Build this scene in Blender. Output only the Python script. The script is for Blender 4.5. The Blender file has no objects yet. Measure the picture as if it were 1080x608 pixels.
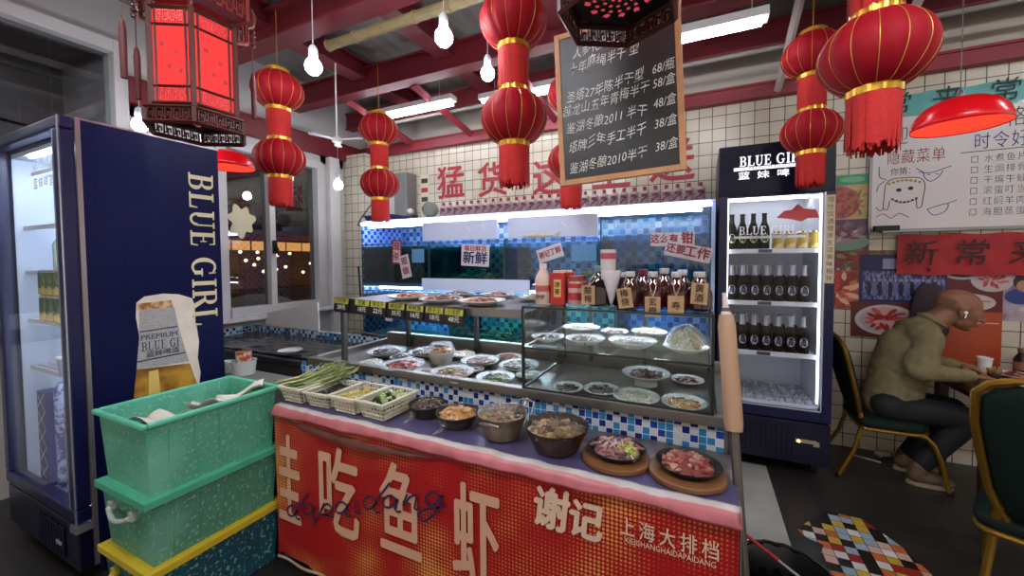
import bpy, bmesh, math, random
from mathutils import Vector, Matrix, noise
random.seed(7)
S = bpy.context.scene
COL = S.collection
PI = math.pi

# ---------------------------------------------------------------- camera
cam_d = bpy.data.cameras.new('camera')
cam = bpy.data.objects.new('camera', cam_d)
COL.objects.link(cam)
F_PX, PITCH, ROLL, YAW = 410.14, -0.03678, -0.00586, -0.42898
cam_d.sensor_width = 36.0
cam_d.lens = F_PX / 1080 * 36.0
cam_d.shift_x = -0.01017
cam_d.shift_y = -0.0137
cam_d.clip_start = 0.02
_f = Vector((math.sin(YAW)*math.cos(PITCH), math.cos(YAW)*math.cos(PITCH), math.sin(PITCH)))
_r = Vector((math.cos(YAW), -math.sin(YAW), 0))
_u = _r.cross(_f)
_r2 = _r*math.cos(ROLL) + _u*math.sin(ROLL)
_u2 = _u*math.cos(ROLL) - _r*math.sin(ROLL)
cam.matrix_world = Matrix(((_r2.x, _u2.x, -_f.x, 0), (_r2.y, _u2.y, -_f.y, 0), (_r2.z, _u2.z, -_f.z, 1.35), (0, 0, 0, 1)))
S.camera = cam

# ---------------------------------------------------------------- world and exposure
W = bpy.data.worlds.new('night'); S.world = W; W.use_nodes = True
W.node_tree.nodes['Background'].inputs[0].default_value = (0.64, 0.57, 0.51, 1)
WORLD_STRENGTH = 0.55
W.node_tree.nodes['Background'].inputs[1].default_value = WORLD_STRENGTH
S.view_settings.view_transform = 'Standard'
S.view_settings.look = 'None'
S.view_settings.gamma = 1.0
S.view_settings.use_curve_mapping = False
S.view_settings.exposure = 1.22
TUBE_E, BULB_E, STRIP_E, FRIDGE_E = 12.5, 70.0, 10.0, 3.2

# ---------------------------------------------------------------- materials
def lin(h):
    h = h.lstrip('#')
    o = []
    for i in (0, 2, 4):
        v = int(h[i:i+2], 16)/255
        o.append(v/12.92 if v <= .04045 else ((v+.055)/1.055)**2.4)
    return (*o, 1)
_MC = {}
def mat(h, rough=.5, metal=0, nz=0, nscale=8, emit=0, spec=None, bump=0, trans=0, coat=0):
    """principled material of one hex colour, with optional noise variation and bump"""
    key = (h, rough, metal, nz, nscale, emit, spec, bump, trans, coat)
    if key in _MC: return _MC[key]
    m = bpy.data.materials.new('m_'+h.strip('#')); m.use_nodes = True
    nt = m.node_tree; b = nt.nodes['Principled BSDF']
    b.inputs['Base Color'].default_value = lin(h)
    b.inputs['Roughness'].default_value = rough
    b.inputs['Metallic'].default_value = metal
    if spec is not None: b.inputs['Specular IOR Level'].default_value = spec
    if coat: b.inputs['Coat Weight'].default_value = coat
    if trans: b.inputs['Subsurface Weight'].default_value = trans; b.inputs['Subsurface Scale'].default_value = .02
    if emit:
        b.inputs['Emission Color'].default_value = lin(h); b.inputs['Emission Strength'].default_value = emit
    if nz or bump:
        tc = nt.nodes.new('ShaderNodeTexCoord'); n = nt.nodes.new('ShaderNodeTexNoise')
        n.inputs['Scale'].default_value = nscale; n.inputs['Detail'].default_value = 5
        nt.links.new(tc.outputs['Object'], n.inputs['Vector'])
        if nz:
            mx = nt.nodes.new('ShaderNodeMix'); mx.data_type = 'RGBA'; mx.blend_type = 'MULTIPLY'
            cr = nt.nodes.new('ShaderNodeValToRGB')
            cr.color_ramp.elements[0].color = (1-nz, 1-nz, 1-nz, 1); cr.color_ramp.elements[0].position = .35
            cr.color_ramp.elements[1].position = .65
            nt.links.new(n.outputs['Fac'], cr.inputs[0])
            mx.inputs[0].default_value = 1
            mx.inputs[6].default_value = lin(h)
            nt.links.new(cr.outputs[0], mx.inputs[7]); nt.links.new(mx.outputs[2], b.inputs['Base Color'])
        if bump:
            bp = nt.nodes.new('ShaderNodeBump'); bp.inputs['Strength'].default_value = bump
            bp.inputs['Distance'].default_value = .01
            nt.links.new(n.outputs['Fac'], bp.inputs['Height']); nt.links.new(bp.outputs[0], b.inputs['Normal'])
    _MC[key] = m
    return m
def emi(h, s):
    key = ('e', h, s)
    if key in _MC: return _MC[key]
    m = bpy.data.materials.new('lamp'); m.use_nodes = True; nt = m.node_tree; nt.nodes.clear()
    e = nt.nodes.new('ShaderNodeEmission'); o = nt.nodes.new('ShaderNodeOutputMaterial')
    e.inputs[0].default_value = lin(h); e.inputs[1].default_value = s
    nt.links.new(e.outputs[0], o.inputs[0]); _MC[key] = m
    return m
def film(h='#ffffff', gloss=.12, rough=.05, tint_through=None, bump=0, bscale=60):
    """clear glass or plastic film: transparent with a glossy reflection"""
    key = ('f', h, gloss, rough, tint_through, bump, bscale)
    if key in _MC: return _MC[key]
    m = bpy.data.materials.new('clear'); m.use_nodes = True; nt = m.node_tree; nt.nodes.clear()
    o = nt.nodes.new('ShaderNodeOutputMaterial'); mx = nt.nodes.new('ShaderNodeMixShader')
    t = nt.nodes.new('ShaderNodeBsdfTransparent'); g = nt.nodes.new('ShaderNodeBsdfGlossy')
    t.inputs[0].default_value = lin(tint_through or h); g.inputs[0].default_value = lin('#ffffff'); g.inputs['Roughness'].default_value = rough
    fr = nt.nodes.new('ShaderNodeLayerWeight'); fr.inputs[0].default_value = .25
    ma = nt.nodes.new('ShaderNodeMath'); ma.operation = 'MULTIPLY_ADD'; ma.inputs[1].default_value = .22; ma.inputs[2].default_value = gloss
    nt.links.new(fr.outputs['Fresnel'], ma.inputs[0]); nt.links.new(ma.outputs[0], mx.inputs[0])
    nt.links.new(t.outputs[0], mx.inputs[1]); nt.links.new(g.outputs[0], mx.inputs[2]); nt.links.new(mx.outputs[0], o.inputs[0])
    if bump:
        tc = nt.nodes.new('ShaderNodeTexCoord'); n = nt.nodes.new('ShaderNodeTexNoise'); n.inputs['Scale'].default_value = bscale
        bp = nt.nodes.new('ShaderNodeBump'); bp.inputs['Strength'].default_value = bump; bp.inputs['Distance'].default_value = .01
        nt.links.new(tc.outputs['Object'], n.inputs['Vector']); nt.links.new(n.outputs['Fac'], bp.inputs['Height'])
        nt.links.new(bp.outputs[0], g.inputs['Normal'])
    _MC[key] = m
    return m
def tiles(axes, size, line, c_line, ramp, rough=.25, checker=0, offset=(0, 0), bump=.3, speck=0, aspect=1, name='tiles'):
    """square tiles in the plane of two object axes; ramp = [(threshold, hex)] picked at random per tile"""
    m = bpy.data.materials.new(name); m.use_nodes = True; nt = m.node_tree; b = nt.nodes['Principled BSDF']
    L = nt.links.new; N = nt.nodes.new
    tc = N('ShaderNodeTexCoord'); sp = N('ShaderNodeSeparateXYZ'); L(tc.outputs['Object'], sp.inputs[0])
    def mth(op, a, bb=None):
        n = N('ShaderNodeMath'); n.operation = op
        for i, v in enumerate((a, bb)):
            if v is None: continue
            if isinstance(v, (int, float)): n.inputs[i].default_value = v
            else: L(v, n.inputs[i])
        return n.outputs[0]
    cells, edges = [], []
    for k, ax in enumerate(axes):
        sz = size*(aspect if k else 1)
        v = mth('DIVIDE', mth('ADD', sp.outputs['XYZ'.index(ax)], 50*sz+offset[k]), sz)
        cells.append(mth('FLOOR', v)); fr = mth('FRACT', v)
        edges.append(mth('MINIMUM', fr, mth('SUBTRACT', 1.0, fr)))
    e = mth('MINIMUM', edges[0], edges[1]); isline = mth('LESS_THAN', e, line/size/2)
    cb = N('ShaderNodeCombineXYZ'); L(cells[0], cb.inputs[0]); L(cells[1], cb.inputs[1])
    wn = N('ShaderNodeTexWhiteNoise'); wn.noise_dimensions = '2D'; L(cb.outputs[0], wn.inputs['Vector'])
    val = wn.outputs['Value']
    if checker:
        par = mth('MODULO', mth('ADD', cells[0], cells[1]), 2.0)
        val = mth('ADD', mth('MULTIPLY', val, 1-checker), mth('MULTIPLY', par, checker))
    cr = N('ShaderNodeValToRGB'); cr.color_ramp.interpolation = 'CONSTANT'
    els = cr.color_ramp.elements
    els[0].position = 0; els[0].color = lin(ramp[0][1])
    els[1].position = ramp[1][0] if len(ramp) > 1 else 1; els[1].color = lin(ramp[1][1] if len(ramp) > 1 else ramp[0][1])
    for t, h in ramp[2:]:
        x = els.new(t); x.color = lin(h)
    L(val, cr.inputs[0])
    mx = N('ShaderNodeMix'); mx.data_type = 'RGBA'; L(isline, mx.inputs[0]); L(cr.outputs[0], mx.inputs[6]); mx.inputs[7].default_value = lin(c_line)
    out = mx.outputs[2]
    if speck:
        n = N('ShaderNodeTexNoise'); n.inputs['Scale'].default_value = 3; n.inputs['Detail'].default_value = 6; L(tc.outputs['Object'], n.inputs[0])
        m2 = N('ShaderNodeMix'); m2.data_type = 'RGBA'; m2.blend_type = 'MULTIPLY'; m2.inputs[0].default_value = speck
        L(out, m2.inputs[6]); L(n.outputs['Fac'], m2.inputs[7]); out = m2.outputs[2]
    L(out, b.inputs['Base Color']); b.inputs['Roughness'].default_value = rough
    if bump:
        bp = N('ShaderNodeBump'); bp.inputs['Strength'].default_value = bump; bp.inputs['Distance'].default_value = .002
        L(mth('SUBTRACT', 1.0, isline), bp.inputs['Height']); L(bp.outputs[0], b.inputs['Normal'])
    return m
def stain(h1, h2, scale=5, lo=.45, hi=.6, rough=.5, detail=8, h3=None, scale3=30, stretch=None):
    """two or three colours mixed by noise: stains, scuffs, marbled food, print"""
    m = bpy.data.materials.new('stain'); m.use_nodes = True; nt = m.node_tree; b = nt.nodes['Principled BSDF']
    L = nt.links.new; N = nt.nodes.new
    tc = N('ShaderNodeTexCoord'); n = N('ShaderNodeTexNoise'); n.inputs['Scale'].default_value = scale; n.inputs['Detail'].default_value = detail
    v = tc.outputs['Object']
    if stretch:
        mp = N('ShaderNodeMapping'); mp.inputs['Scale'].default_value = stretch; L(v, mp.inputs[0]); v = mp.outputs[0]
    L(v, n.inputs[0])
    cr = N('ShaderNodeValToRGB'); e = cr.color_ramp.elements
    e[0].position = lo; e[0].color = lin(h1); e[1].position = hi; e[1].color = lin(h2)
    L(n.outputs['Fac'], cr.inputs[0]); out = cr.outputs[0]
    if h3:
        n3 = N('ShaderNodeTexNoise'); n3.inputs['Scale'].default_value = scale3; n3.inputs['Detail'].default_value = 4; L(v, n3.inputs[0])
        c3 = N('ShaderNodeValToRGB'); c3.color_ramp.elements[0].position = .58; c3.color_ramp.elements[1].position = .64
        L(n3.outputs['Fac'], c3.inputs[0])
        mx = N('ShaderNodeMix'); mx.data_type = 'RGBA'; L(c3.outputs[0], mx.inputs[0]); L(out, mx.inputs[6]); mx.inputs[7].default_value = lin(h3); out = mx.outputs[2]
    L(out, b.inputs['Base Color']); b.inputs['Roughness'].default_value = rough
    return m

# ---------------------------------------------------------------- mesh builder
class MB:
    def __init__(s): s.v = []; s.f = []; s.mi = []; s.T = Matrix.Identity(4)
    def add(s, vs, fs, m=0):
        o = len(s.v); T = s.T
        s.v += [tuple(T @ Vector(p)) for p in vs]
        s.f += [tuple(i+o for i in f) for f in fs]; s.mi += [m]*len(fs)
        return s
    def bx(s, x0, x1, y0, y1, z0, z1, m=0):
        vs = [(x0,y0,z0),(x1,y0,z0),(x1,y1,z0),(x0,y1,z0),(x0,y0,z1),(x1,y0,z1),(x1,y1,z1),(x0,y1,z1)]
        return s.add(vs, [(0,3,2,1),(4,5,6,7),(0,1,5,4),(1,2,6,5),(2,3,7,6),(3,0,4,7)], m)
    def taper(s, a, b, m=0):
        """frustum between two rectangles a, b = (x0,x1,y0,y1,z)"""
        vs = []
        for x0, x1, y0, y1, z in (a, b): vs += [(x0,y0,z),(x1,y0,z),(x1,y1,z),(x0,y1,z)]
        return s.add(vs, [(0,3,2,1),(4,5,6,7),(0,1,5,4),(1,2,6,5),(2,3,7,6),(3,0,4,7)], m)
    def quad(s, a, b, c, d, m=0): return s.add([a,b,c,d], [(0,1,2,3)], m)
    def lathe(s, prof, n=24, c=(0,0,0), m=0, sx=1, sy=1, cap=True):
        vs = []; fs = []
        for r, z in prof:
            for k in range(n):
                a = 2*PI*k/n; vs.append((c[0]+r*sx*math.cos(a), c[1]+r*sy*math.sin(a), c[2]+z))
        for i in range(len(prof)-1):
            for k in range(n):
                k2 = (k+1) % n; fs.append((i*n+k, i*n+k2, (i+1)*n+k2, (i+1)*n+k))
        if cap:
            if prof[0][0] > 1e-5: fs.append(tuple(reversed(range(n))))
            if prof[-1][0] > 1e-5: fs.append(tuple((len(prof)-1)*n+k for k in range(n)))
        return s.add(vs, fs, m)
    def tube(s, pts, r, n=8, m=0, r1=None, flat=1, cap=True):
        pts = [Vector(p) for p in pts]; vs = []; fs = []; N = len(pts); up = None
        for i, p in enumerate(pts):
            t = (pts[min(i+1, N-1)]-pts[max(i-1, 0)])
            t = t.normalized() if t.length > 1e-9 else Vector((0,0,1))
            if up is None: up = Vector((0,0,1)) if abs(t.z) < .9 else Vector((1,0,0))
            a = t.cross(up)
            a = a.normalized() if a.length > 1e-6 else t.orthogonal().normalized()
            b = a.cross(t).normalized(); up = b
            rr = r if r1 is None else r+(r1-r)*i/max(1, N-1)
            if isinstance(r, (list, tuple)): rr = r[i]
            for k in range(n):
                q = 2*PI*k/n; vs.append(tuple(p+a*math.cos(q)*rr+b*math.sin(q)*rr*flat))
        for i in range(N-1):
            for k in range(n):
                k2 = (k+1) % n; fs.append((i*n+k, i*n+k2, (i+1)*n+k2, (i+1)*n+k))
        if cap: fs.append(tuple(reversed(range(n)))); fs.append(tuple((N-1)*n+k for k in range(n)))
        return s.add(vs, fs, m)
    def ball(s, c, r, m=0, sc=(1,1,1), nz=0, seed=0, sub=1, rot=None):
        b = bmesh.new(); bmesh.ops.create_icosphere(b, subdivisions=sub, radius=1)
        R = rot or Matrix.Identity(3); vs = []
        for v in b.verts:
            p = Vector(v.co)
            if nz: p *= 1+nz*noise.noise(p*1.3+Vector((seed*3.7, seed*1.3, 0)))
            p = R @ Vector((p.x*sc[0]*r, p.y*sc[1]*r, p.z*sc[2]*r)); vs.append(tuple(p+Vector(c)))
        fs = [tuple(v.index for v in f.verts) for f in b.faces]; b.free()
        return s.add(vs, fs, m)
    def poly(s, pts, o, ex, ey, th=0, m=0):
        """flat polygon pts (2d) placed at o along ex, ey, with thickness th against the normal"""
        o, ex, ey = Vector(o), Vector(ex), Vector(ey); nrm = ex.cross(ey).normalized()
        A = [o+ex*x+ey*y for x, y in pts]; n = len(A)
        if not th: return s.add([tuple(p) for p in A], [tuple(range(n))], m)
        B = [p-nrm*th for p in A]
        fs = [tuple(range(n)), tuple(reversed(range(n, 2*n)))]+[(k, n+k, n+(k+1) % n, (k+1) % n) for k in range(n)]
        return s.add([tuple(p) for p in A+B], fs, m)
    def build(s, name, mats, parent=None, smooth=35, bevel=0, loc=None, solid=0):
        me = bpy.data.meshes.new(name); me.from_pydata(s.v, [], s.f)
        if not isinstance(mats, (list, tuple)): mats = [mats]
        for m in mats: me.materials.append(m)
        me.polygons.foreach_set('material_index', s.mi)
        if smooth:
            me.polygons.foreach_set('use_smooth', [True]*len(me.polygons))
            me.update(); me.set_sharp_from_angle(angle=math.radians(smooth))
        me.update()
        o = bpy.data.objects.new(name, me); COL.objects.link(o)
        if parent is not None: o.parent = parent
        if loc: o.location = loc
        if bevel:
            b = o.modifiers.new('bevel', 'BEVEL'); b.width = bevel; b.segments = 2; b.limit_method = 'ANGLE'
        if solid:
            d = o.modifiers.new('solid', 'SOLIDIFY'); d.thickness = solid
        return o
def tag(o, label, cat, group=None, kind=None):
    o['label'] = label; o['category'] = cat
    if group: o['group'] = group
    if kind: o['kind'] = kind
    return o
def thing(name, label, cat, loc=(0,0,0), rz=0, group=None, rot=None):
    o = bpy.data.objects.new(name, None); COL.objects.link(o); o.empty_display_size = .05
    o.location = loc; o.rotation_euler = rot or (0, 0, rz)
    return tag(o, label, cat, group)
def struct(o): o['kind'] = 'structure'; return o
def dup(root, loc, label, rz=None, group=None, scale=None):
    r = root.copy(); COL.objects.link(r); r.location = loc; r['label'] = label
    if rz is not None: r.rotation_euler = (0, 0, rz)
    if scale: r.scale = (scale,)*3
    if group: r['group'] = group
    for ch in list(root.children):
        c = ch.copy(); COL.objects.link(c); c.parent = r
        for g in list(ch.children):
            d = g.copy(); COL.objects.link(d); d.parent = c
    return r
def txt(s, h, m, parent, o, ex=(1,0,0), ey=(0,0,1), bold=0, xs=1, shear=0, name='lettering', ext=.0006, spacing=1, rot=0, jitter=0):
    """lettering of height h centred at o, reading along ex with tops along ey"""
    cu = bpy.data.curves.new('t', 'FONT'); cu.body = s; cu.size = 1; cu.align_x = 'CENTER'; cu.align_y = 'CENTER'
    cu.offset = min(bold, 0); cu.shear = shear; cu.space_character = spacing; cu.resolution_u = 2; cu.extrude = 0
    ob = bpy.data.objects.new('t', cu); COL.objects.link(ob)
    dg = bpy.context.evaluated_depsgraph_get(); dg.update()
    me = bpy.data.meshes.new_from_object(ob.evaluated_get(dg), depsgraph=dg)
    bpy.data.objects.remove(ob); bpy.data.curves.remove(cu)
    ex, ey = Vector(ex).normalized(), Vector(ey).normalized(); nr = ex.cross(ey)
    if rot:
        c, q = math.cos(rot), math.sin(rot); ex, ey = ex*c+ey*q, ey*c-ex*q
    o = Vector(o)
    for v in me.vertices:
        x, y = v.co.x*h*xs, v.co.y*h
        if jitter: y += jitter*h*noise.noise(Vector((v.co.x*.6, len(s), 0)))
        v.co = o+ex*x+ey*y+nr*ext
    if bold > 0:   # thicken by laying slightly shifted copies over each other
        vs = [v.co.copy() for v in me.vertices]; fs = [tuple(p.vertices) for p in me.polygons]; V = []; Fc = []
        for q, (sx_, sy_) in enumerate(((0,0),(1,0),(-1,0),(0,1),(0,-1),(.7,.7),(-.7,-.7))):
            d = (ex*sx_+ey*sy_)*bold*h*1.1+nr*.00003*q; Fc += [tuple(i+len(V) for i in f) for f in fs]; V += [tuple(v+d) for v in vs]
        bpy.data.meshes.remove(me); me = bpy.data.meshes.new(name); me.from_pydata(V, [], Fc); me.update()
    me.materials.clear(); me.materials.append(m); me.name = name
    ob = bpy.data.objects.new(name, me); COL.objects.link(ob)
    if parent is not None: ob.parent = parent
    return ob
# serif capitals drawn as stems, hairlines and bowls (for the fridge lettering)
def _arc(cx, cy, rx, ry, a0, a1, w0, w1, n=14):
    """strip along an ellipse with width going w0 (ends) to w1 (middle)"""
    q = []
    for i in range(n):
        pts = []
        for t in (i/n, (i+1)/n):
            a = a0+(a1-a0)*t; w = w0+(w1-w0)*math.sin(PI*t)
            pts.append(((cx+rx*math.cos(a), cy+ry*math.sin(a)), (cx+(rx-w)*math.cos(a), cy+(ry-min(w, .9*w0+.03))*math.sin(a))))
        q.append([pts[0][0], pts[1][0], pts[1][1], pts[0][1]])
    return q
def _r(x0, x1, y0, y1): return [(x0,y0),(x1,y0),(x1,y1),(x0,y1)]
_H = .07
def serif_glyph(c):
    st = _r(.1, .29, 0, 1); sf = [_r(0, .39, 0, _H), _r(0, .39, 1-_H, 1)]
    if c == 'I': return [st]+sf, .44
    if c == 'L': return [st]+sf+[_r(.1, .72, 0, _H), [(.62, .03), (.72, 0), (.74, .32), (.69, .32)]], .8
    if c == 'E': return [st]+sf+[_r(.1, .68, 0, _H), _r(.1, .66, 1-_H, 1), _r(.28, .52, .48, .54), [(.6,.02),(.68,0),(.72,.28),(.67,.28)], [(.6,.97),(.66,1),(.68,.75),(.64,.75)], _r(.49,.54,.38,.64)], .78
    if c == 'B': return [st]+sf+[_r(.2,.5,1-_H,1), _r(.2,.5,.49,.49+_H), _r(.2,.5,0,_H)]+_arc(.46,.75,.25,.25,-PI/2,PI/2,_H,.18)+_arc(.46,.265,.3,.265,-PI/2,PI/2,_H,.19), .84
    if c == 'R': return [st]+sf+[_r(.2,.5,1-_H,1), _r(.2,.5,.46,.46+_H), [(.4,.48),(.6,.48),(.9,.04),(.9,0),(.68,0)]]+_arc(.46,.73,.27,.27,-PI/2,PI/2,_H,.18), .9
    if c == 'U': return [_r(.1,.29,.3,1), _r(.66,.73,.3,1), _r(0,.4,1-_H,1), _r(.55,.84,1-_H,1)]+_arc(.415,.3,.315,.31,PI,2*PI,.13,.1), .9
    if c == 'G': return _arc(.45,.5,.45,.51,PI*.28,PI*1.75,.07,.2,24)+[_r(.62,.8,.1,.44), _r(.52,.9,.38,.44), [(.72,.98),(.77,.98),(.79,.68),(.72,.7)]], .98
    return [], .4
def serif(s, h, m, parent, o, ex, ey, name='lettering', xs=1, th=.001):
    w = sum(serif_glyph(c)[1]+.06 for c in s)*h*xs; M = MB(); x = -w/2
    ex, ey = Vector(ex), Vector(ey); nr = ex.cross(ey)
    for c in s:
        qs, ad = serif_glyph(c)
        for i, q in enumerate(qs):
            M.poly([(x+a*h*xs, (b-.5)*h) for a, b in q], Vector(o)+nr*(th+.00003*i), ex, ey)
        x += (ad+.06)*h*xs
    return M.build(name, m, parent, smooth=0)
def stroke(M, pts, o, ex, ey, w, m=0, n=0):
    """pen line of width w through 2d points, laid flat on the plane o, ex, ey"""
    o, ex, ey = Vector(o), Vector(ex), Vector(ey)
    P = [Vector(p) for p in pts]
    if n:  # smooth
        Q = []
        for i in range(len(P)-1):
            p0 = P[max(i-1,0)]; p1 = P[i]; p2 = P[i+1]; p3 = P[min(i+2,len(P)-1)]
            for k in range(n):
                t = k/n; Q.append(.5*((2*p1)+(p2-p0)*t+(2*p0-5*p1+4*p2-p3)*t*t+(3*p1-p0-3*p2+p3)*t*t*t))
        Q.append(P[-1]); P = Q
    vs = []; fs = []
    for i, p in enumerate(P):
        t = (P[min(i+1, len(P)-1)]-P[max(i-1, 0)]); t = t.normalized() if t.length > 1e-9 else Vector((1,0))
        nn = Vector((-t.y, t.x))*w/2
        for q in (p+nn, p-nn): vs.append(tuple(o+ex*q.x+ey*q.y))
    for i in range(len(P)-1): fs.append((2*i, 2*i+1, 2*i+3, 2*i+2))
    M.add(vs, fs, m)

# common materials
STEEL = mat('#8f8a84', .32, .85, .25, 6)
STEEL_D = mat('#5c5a58', .4, .8, .3, 5)
NAVY = mat('#0b0f3c', .35, 0, .15, 3)
NAVY_D = mat('#090b26', .35)
WHITE = mat('#e6e4e0', .45)
WPAINT = mat('#cfcac4', .6, 0, .12, 3)
BLACK = mat('#0b0b0b', .35)
RED = mat('#a1141f', .5)
GOLD = mat('#d9a63a', .3, .7, .2, 60)
GOLDTUBE = mat('#9c7426', .32, .75, .25, 12)
GLASS = film(gloss=.004, rough=.02)
GLASSG = film('#fafdfc', gloss=.015, rough=.03)
WRAP = film('#f4f6f8', gloss=.1, rough=.16, bump=.9, bscale=45)
# ================================================================ SETTING
WALL_TILE = tiles('XZ', .096, .0055, '#33322f', [(0, '#c6bca8'), (.5, '#bfb49f')], .3, bump=.4, offset=(.02, .004), aspect=1.03)
WALL_TILE_Y = tiles('YZ', .096, .0055, '#33322f', [(0, '#cfc8bb'), (.5, '#c9c1b4')], .3, bump=.4)
FLOORM = tiles('XY', .6, .006, '#1c1b19', [(0, '#302d2a'), (.4, '#2b2825'), (.7, '#34302c')], .35, speck=.55, bump=.2, name='slate')
M = MB(); M.bx(-3.6, 5, -2.5, 3.55, -.06, 0); struct(M.build('floor', FLOORM, smooth=0))
M = MB(); M.bx(-3.6, 5, 3.45, 3.55, 0, 2.54)
struct(M.build('wall_back', WALL_TILE, smooth=0))
M = MB(); M.bx(-3.6, 5, 3.46, 3.55, 2.54, 3.12); struct(M.build('wall_back_upper', mat('#b9b1a4', .7, 0, .15, 2), smooth=0))
# pillar beside the back left corner
M = MB(); M.bx(-3.6, -3.27, 3.12, 3.45, 0, 2.5); struct(M.build('wall_pillar', WALL_TILE, smooth=0))
# left wall with two openings: window_1 (near, high) and window_2
WALLP = mat('#b9b5b1', .65, 0, .12, 1.5)
M = MB()
def lw(y0, y1, z0, z1, x0=-3.72, x1=-3.6): M.bx(x0, x1, y0, y1, z0, z1)
lw(-2.5, 3.45, 0, .86); lw(2.84, 3.45, .86, 2.45); lw(1.34, 1.86, .86, 2.45); lw(1.34, 3.45, 2.36, 2.45)
lw(1.34, 3.45, 2.45, 3.12); lw(-2.5, -.4, .86, 3.12); lw(-.4, 1.34, 2.84, 3.12)
struct(M.build('wall_left', WALLP, smooth=0))
# ceiling of pale corrugated sheets
def corr():
    m = bpy.data.materials.new('sheet'); m.use_nodes = True; nt = m.node_tree; b = nt.nodes['Principled BSDF']
    tc = nt.nodes.new('ShaderNodeTexCoord'); w = nt.nodes.new('ShaderNodeTexWave'); w.wave_profile = 'TRI'; w.inputs['Scale'].default_value = 2.4
    w.bands_direction = 'X'; w.inputs['Distortion'].default_value = .1
    br = nt.nodes.new('ShaderNodeTexNoise'); br.inputs['Scale'].default_value = 1.5; br.inputs['Detail'].default_value = 6
    nt.links.new(tc.outputs['Object'], w.inputs[0]); nt.links.new(tc.outputs['Object'], br.inputs[0])
    cr = nt.nodes.new('ShaderNodeValToRGB'); cr.color_ramp.elements[0].color = lin('#78726b'); cr.color_ramp.elements[1].color = lin('#928b82')
    cr.color_ramp.elements[0].position = .35; cr.color_ramp.elements[1].position = .65
    nt.links.new(br.outputs['Fac'], cr.inputs[0]); nt.links.new(cr.outputs[0], b.inputs['Base Color'])
    bp = nt.nodes.new('ShaderNodeBump'); bp.inputs['Strength'].default_value = .35; bp.inputs['Distance'].default_value = .02
    nt.links.new(w.outputs['Fac'], bp.inputs['Height']); nt.links.new(bp.outputs[0], b.inputs['Normal']); b.inputs['Roughness'].default_value = .55
    return m
M = MB(); M.bx(-3.72, 5, -2.5, 3.55, 3.12, 3.2); struct(M.build('ceiling', corr(), smooth=0))
# red steel beams: those along the back wall direction, then those across
REDB = mat('#6e1c26', .5, 0, .2, 3)
REDB2 = mat('#8e2a36', .5, 0, .2, 3)
n = 0
def beam(x0, x1, y0, y1, z0, z1, m=REDB):
    global n
    n += 1; M = MB(); h = .018
    along_x = (x1-x0) > (y1-y0)
    # I-section
    if along_x:
        c = (y0+y1)/2; M.bx(x0, x1, y0, y1, z0, z0+h).bx(x0, x1, y0, y1, z1-h, z1).bx(x0, x1, c-.03, c+.03, z0+h, z1-h)
    else:
        c = (x0+x1)/2; M.bx(x0, x1, y0, y1, z0, z0+h).bx(x0, x1, y0, y1, z1-h, z1).bx(c-.03, c+.03, y0, y1, z0+h, z1-h)
    return struct(M.build('trim_%d' % n, m, smooth=0, bevel=.003))
beam(-3.6, 5, 3.38, 3.46, 2.54, 2.65, REDB2)
beam(-3.6, -3.54, 1.34, 3.45, 2.44, 2.62, REDB)
beam(-3.6, 5, 1.66, 1.80, 2.80, 3.0)
beam(-3.6, 5, 2.50, 2.62, 2.80, 3.0)
beam(-3.6, 5, 3.16, 3.26, 2.80, 2.98)
beam(-3.6, 5, .60, .74, 2.80, 3.0)
for x in (-2.75, -1.87, -.95, .02, 1.0, 1.95):
    beam(x, x+.15, -1.5, 3.46, 2.90, 3.05)
# braces that drop from the cross beams to the wall beam
for x in (-2.95, -2.2, -1.3):
    n += 1; M = MB()
    M.tube([(x, 2.62, 2.82), (x+.08, 3.42, 2.62)], .04, 4); struct(M.build('trim_%d' % n, REDB2, smooth=0))
# pale diagonal props near the right
for x in (.52, 1.1):
    n += 1; M = MB(); M.tube([(x, 2.2, 3.1), (x-.02, 3.42, 2.56)], .025, 4); struct(M.build('trim_%d' % n, mat('#b8aca4', .5), smooth=0))
# conduits
M = MB(); M.tube([(-3.3, 3.08, 2.74), (2.5, 3.08, 2.74)], .016, 8); tag(M.build('conduit_pipe', mat('#8a847c', .5)), 'thin grey conduit running below the beams near the back wall', 'pipe')
M = MB()
pts = [(-2.25+.12*k, 1.862+.002*math.sin(k), 2.775) for k in range(14)]
M.tube(pts, .032, 10)
for k in range(0, 14, 2): M.tube([(pts[k][0]-.006, 1.862, 2.775), (pts[k][0]+.006, 1.862, 2.775)], .037, 10)
tag(M.build('bamboo_pole', mat('#8f7f58', .45, 0, .3, 10)), 'pale jointed bamboo pole tied under the red ceiling beam', 'pole')

# ---- windows
FRAME = mat('#bdb9b6', .4, 0, .08, 3)
def window(nm, y0, y1, z0, z1, mull, fw=.05):
    T = MB(); x0, x1 = -3.70, -3.56
    T.bx(x0, x1, y0-.02, y0+fw, z0-.03, z1+.03).bx(x0, x1, y1-fw, y1+.02, z0-.03, z1+.03).bx(x0, x1, y0+fw, y1-fw, z1-fw, z1+.03).bx(x0, x1+.02, y0+fw, y1-fw, z0-.03, z0+fw)
    o = struct(T.build(nm, FRAME, smooth=0, bevel=.004))
    for yy in mull:
        q = MB(); q.bx(x0+.02, x1-.015, yy-.025, yy+.025, z0+fw, z1-fw); q.build('mullion', FRAME, o, smooth=0)
    q = MB(); q.bx(-3.64, -3.636, y0+fw, y1-fw, z0+fw, z1-fw); q.build('pane', film(gloss=.07, rough=.01, tint_through='#c8ccd0'), o, smooth=0)
    return o
w1 = window('window_1', -.4, 1.32, 1.0, 2.80, (.1,))
w2 = window('window_2', 1.88, 2.82, .90, 2.34, (2.31,))
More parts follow.
